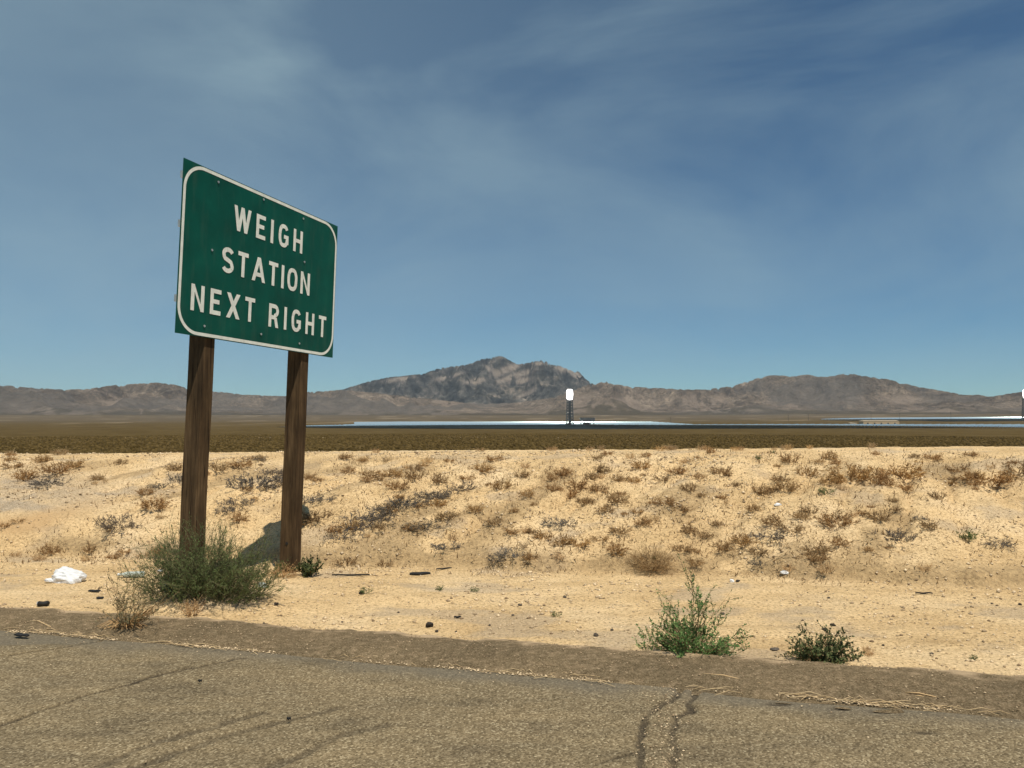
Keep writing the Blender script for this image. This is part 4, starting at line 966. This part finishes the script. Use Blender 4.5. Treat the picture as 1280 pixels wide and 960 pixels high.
# ------------------------------------------------------------------ litter
import bmesh
def plastic(name, alpha_c, rough=.35, tr=.0):
    m, t, b = mat(name, alpha_c, rough, 0, .5)
    if tr: b.inputs['Transmission Weight'].default_value = tr
    bump(t, b, noise(t, coord(t), 30, 4, .6), .5, .006); return m
M['bag'] = plastic('white_bag_film', (.66,.67,.68), .5); M['clear'] = plastic('clear_plastic', (.62,.70,.66), .15, .45); M['blue'] = plastic('faded_blue_plastic', (.045,.17,.24), .4); M['wht'] = plastic('white_plastic', (.75,.76,.76), .5)
def crumple(name, P, sx, sy, sz, mt, label, cat, seed, amp=.6, sub=4, rz=0., parent=None, flatb=.25):
    bm = bmesh.new(); bmesh.ops.create_icosphere(bm, subdivisions=sub, radius=1)
    rs = np.random.default_rng(seed); cs = rs.normal(size=(26, 3)); cs /= np.linalg.norm(cs, axis=1)[:, None]; dp = rs.uniform(.72, 1.0, 26)
    for v in bm.verts:
        c = np.array(v.co); k = np.min(dp/np.maximum(cs@c, .05))       # faceted hull: folds of film
        k = min(k, 1.25); k *= 1+amp*.25*(float(fbm(np.array(c[0]*4+seed), np.array(c[1]*4+c[2]*3), 4, seed))-.5)*2
        v.co = Vector((c[0]*k*sx, c[1]*k*sy, max(c[2]*k, -flatb)*sz))
    me = bpy.data.meshes.new(name); bm.to_mesh(me); bm.free(); me.materials.append(M[mt]); me.polygons.foreach_set('use_smooth', [False]*len(me.polygons))
    o = bpy.data.objects.new(name, me); o.location = P+Vector((0, 0, flatb*sz*.9)) if parent is None else P; o.rotation_euler = (0, 0, rz); col.objects.link(o)
    if parent: o.parent = parent
    else: tag(o, label, cat)
    return o
p = G(82, 727); bag = crumple('plastic_bag', p, .155, .10, .105, 'bag', 'stuffed white plastic bag lying on the sand at left', 'bag', 5)
crumple('tied_knot', Vector((-.13, -.045, -.005)), .05, .03, .025, 'bag', None, None, 8, parent=bag)
# clear bottle lying down
def bottle(P, L_, r_, rz, mt, label):
    t = empty('plastic_bottle', P); t.rotation_euler = (0, 0, rz); tag(t, label, 'bottle')
    prof = [(0, .55), (.02, .95), (.12, 1), (.18, .93), (.28, 1), (.4, .93), (.52, 1), (.66, .98), (.8, .62), (.9, .36), (.95, .36)]
    m = MB(); n_ = 14; vs_ = [(L_*(a-.5), r_*b*math.cos(2*math.pi*j/n_), r_+r_*b*math.sin(2*math.pi*j/n_)*(.85)) for a, b in prof for j in range(n_)]
    f = [(i*n_+j, i*n_+(j+1) % n_, (i+1)*n_+(j+1) % n_, (i+1)*n_+j) for i in range(len(prof)-1) for j in range(n_)]+[tuple(range(n_))[::-1], tuple((len(prof)-1)*n_+j for j in range(n_))]
    m.add(vs_, f); m.build('bottle_body', M[mt], t, True)
    m = MB(); m.tube([(L_*.44, 0, r_), (L_*.5, 0, r_)], r_*.42, 10); m.build('cap', M['wht'], t)
bottle(G(164, 722), .26, .034, R(188), 'clear', 'clear plastic bottle lying on the sand left of the big bush')
p = G(212, 742); p.y -= .02; p.z = gz(p.x, p.y)+.04
t = empty('blue_cup', p); tag(t, 'faded blue plastic cup caught in the left part of the big bush', 'cup'); t.rotation_euler = (R(60), 0, R(25))
m = MB(); n_ = 16; pr = [(0, .030), (.09, .040), (.092, .043), (.095, .040), (.09, .037), (.004, .027)]
m.add([(b*math.cos(2*math.pi*j/n_), b*math.sin(2*math.pi*j/n_), a-.04) for a, b in pr for j in range(n_)], [(i*n_+j, i*n_+(j+1) % n_, (i+1)*n_+(j+1) % n_, (i+1)*n_+j) for i in range(len(pr)-1) for j in range(n_)]+[tuple(range(n_))[::-1], tuple((len(pr)-1)*n_+j for j in range(n_))]); m.build('cup_wall', M['blue'], t, True)
p = G(328, 734); crumple('crumpled_wrapper', p, .055, .045, .045, 'clear', 'crumpled pale plastic wrapper at the right end of the big bush', 'wrapper', 15)
p = G(214, 704); p = Vector((-3.03, 6.62, gz(-3.03, 6.62)+.20)); crumple('paper_scrap', p, .028, .01, .014, 'wht', 'small white scrap caught in the twigs left of the left post', 'scrap', 17)
p = G(981, 717); crumple('paper_scrap', p, .055, .03, .03, 'wht', 'white scrap of paper at the bank foot, right of centre', 'scrap', 18)
p = G(921, 728); crumple('paper_scrap', p+Vector((-.05, 0, 0)), .022, .02, .03, 'wht', 'tiny white scrap on the sand above the bright green bush', 'scrap', 19)
p = G(972, 632); crumple('paper_scrap', p, .05, .03, .025, 'wht', 'pale scrap among the weeds on the right half of the bank', 'scrap', 20)
# can
p = G(54, 758); t = empty('drink_can', p+Vector((0, 0, .024))); t.scale = (.75,.75,.75); t.rotation_euler = (0, R(90), R(10)); tag(t, 'crushed dark and silver can at the berm edge left of the dying weed', 'can')
m = MB(); m.tube([(0,0,-.055), (0,0,-.048), (.004,0,0), (0,.003,.045), (0,0,.055)], [.024, .031, .027, .031, .024], 14); m.build('can_body', M['rubber'], t, True)
m = MB(); m.tube([(0,0,-.062), (0,0,-.056)], .027, 14); m.build('can_lid', M['alu'], t)
def scrap(u, v, l, wd, label, rz=0., mt='rubber', nm='tyre_scrap', onroad=False, h_=.012):
    P = G(u, v); 
    if onroad: g0 = gp(u, v); P = Vector((g0[0], g0[1], .012))
    m = MB(); k = 9; vs_ = []; rs = random.Random(int(u))
    for i in range(k):
        s0 = (i/(k-1)-.5)*l; ww = wd*(.35+.65*math.sin(math.pi*(i+.6)/(k+.2)))*rs.uniform(.8, 1.1)/2; zz = h_*.4+.0025*math.sin(i*1.3)+.002
        vs_ += [(s0, -ww, zz), (s0, ww, zz+.004), (s0, ww, zz+.012), (s0, -ww, zz+.010)]
    f = [(i*4+j, i*4+(j+1) % 4, (i+1)*4+(j+1) % 4, (i+1)*4+j) for i in range(k-1) for j in range(4)]+[(3,2,1,0), tuple((k-1)*4+j for j in range(4))]
    m.add(vs_, f); o = m.build(nm, M[mt], None, False, P); o.rotation_euler = (0, 0, rz); tag(o, label, 'tyre scrap' if nm == 'tyre_scrap' else nm.replace('_', ' ')); return o
scrap(118, 740, .11, .045, 'long black rubber scrap above a shorter one, below the white bag'); scrap(125, 749, .06, .05, 'short black rubber scrap below the longer one near the dying weed')
scrap(27, 798, .12, .04, 'black rubber strip lying on the asphalt at far left', R(-15), onroad=True)
scrap(525, 718, .22, .09, 'flat dark rubber piece with a pointed end near the bank foot', R(12)); scrap(555, 712, .18, .012, 'thin dark strip trailing up right of the flat rubber piece', R(25), nm='thin_strip')
scrap(440, 720, .42, .018, 'thin dark stick lying on the sand right of the sign', R(2), nm='thin_stick'); scrap(1155, 743, .16, .01, 'thin dark twig on the flat sand at right', R(0), nm='thin_twig')
scrap(572, 773, .06, .02, 'small dark sliver on open sand below the bank', R(10), nm='dark_sliver'); scrap(250, 856, .022, .010, 'small dark sliver on the asphalt right of the long crack', onroad=True, nm='dark_sliver')
scrap(361, 904, .022, .010, 'small black sliver on the asphalt near the bottom of the photo', onroad=True, nm='dark_sliver')
# pale bent straws at the gutter
for (pts, lb) in (([(880, 850), (905, 853), (930, 857), (952, 862)], 'long pale straw curving along the gutter right of the bright green bush'), ([(1133, 874), (1150, 876), (1172, 879)], 'straight pale straw in the gutter at far right'), ([(36, 782), (46, 783), (62, 789)], 'pale straw bundle in the gutter at far left')):
    m = MB(); q = [gp(*a) for a in pts]; o0 = Vector((*q[0], .02))
    for dz in (0, .012): m.tube([Vector((*a, .022+.006*math.sin(i*2)))-o0+Vector((0, dz, dz)) for i, a in enumerate(q)], [.0035, .0045, .004, .002][:len(q)], 5, .8)
    tag(m.build('dry_straw', M['straw'], None, True, o0), lb, 'straw')
# creeping stem of the right bush
m = MB(); m.tube([q0, q1, q2, q3], [.012, .016, .012, .005], 6, .4)
for k in range(10): 
    b = q1.lerp(q2, k/9); m.tube([b, b+Vector((random.gauss(0, .035), random.gauss(0, .03), .02)), b+Vector((random.gauss(0, .06), random.gauss(0, .05), .015))], [.005, .003, .0015], 4, random.random())
tag(m.build('root_stem', M['redstem']), 'reddish bare root creeping from the green bush over the berm', 'root')
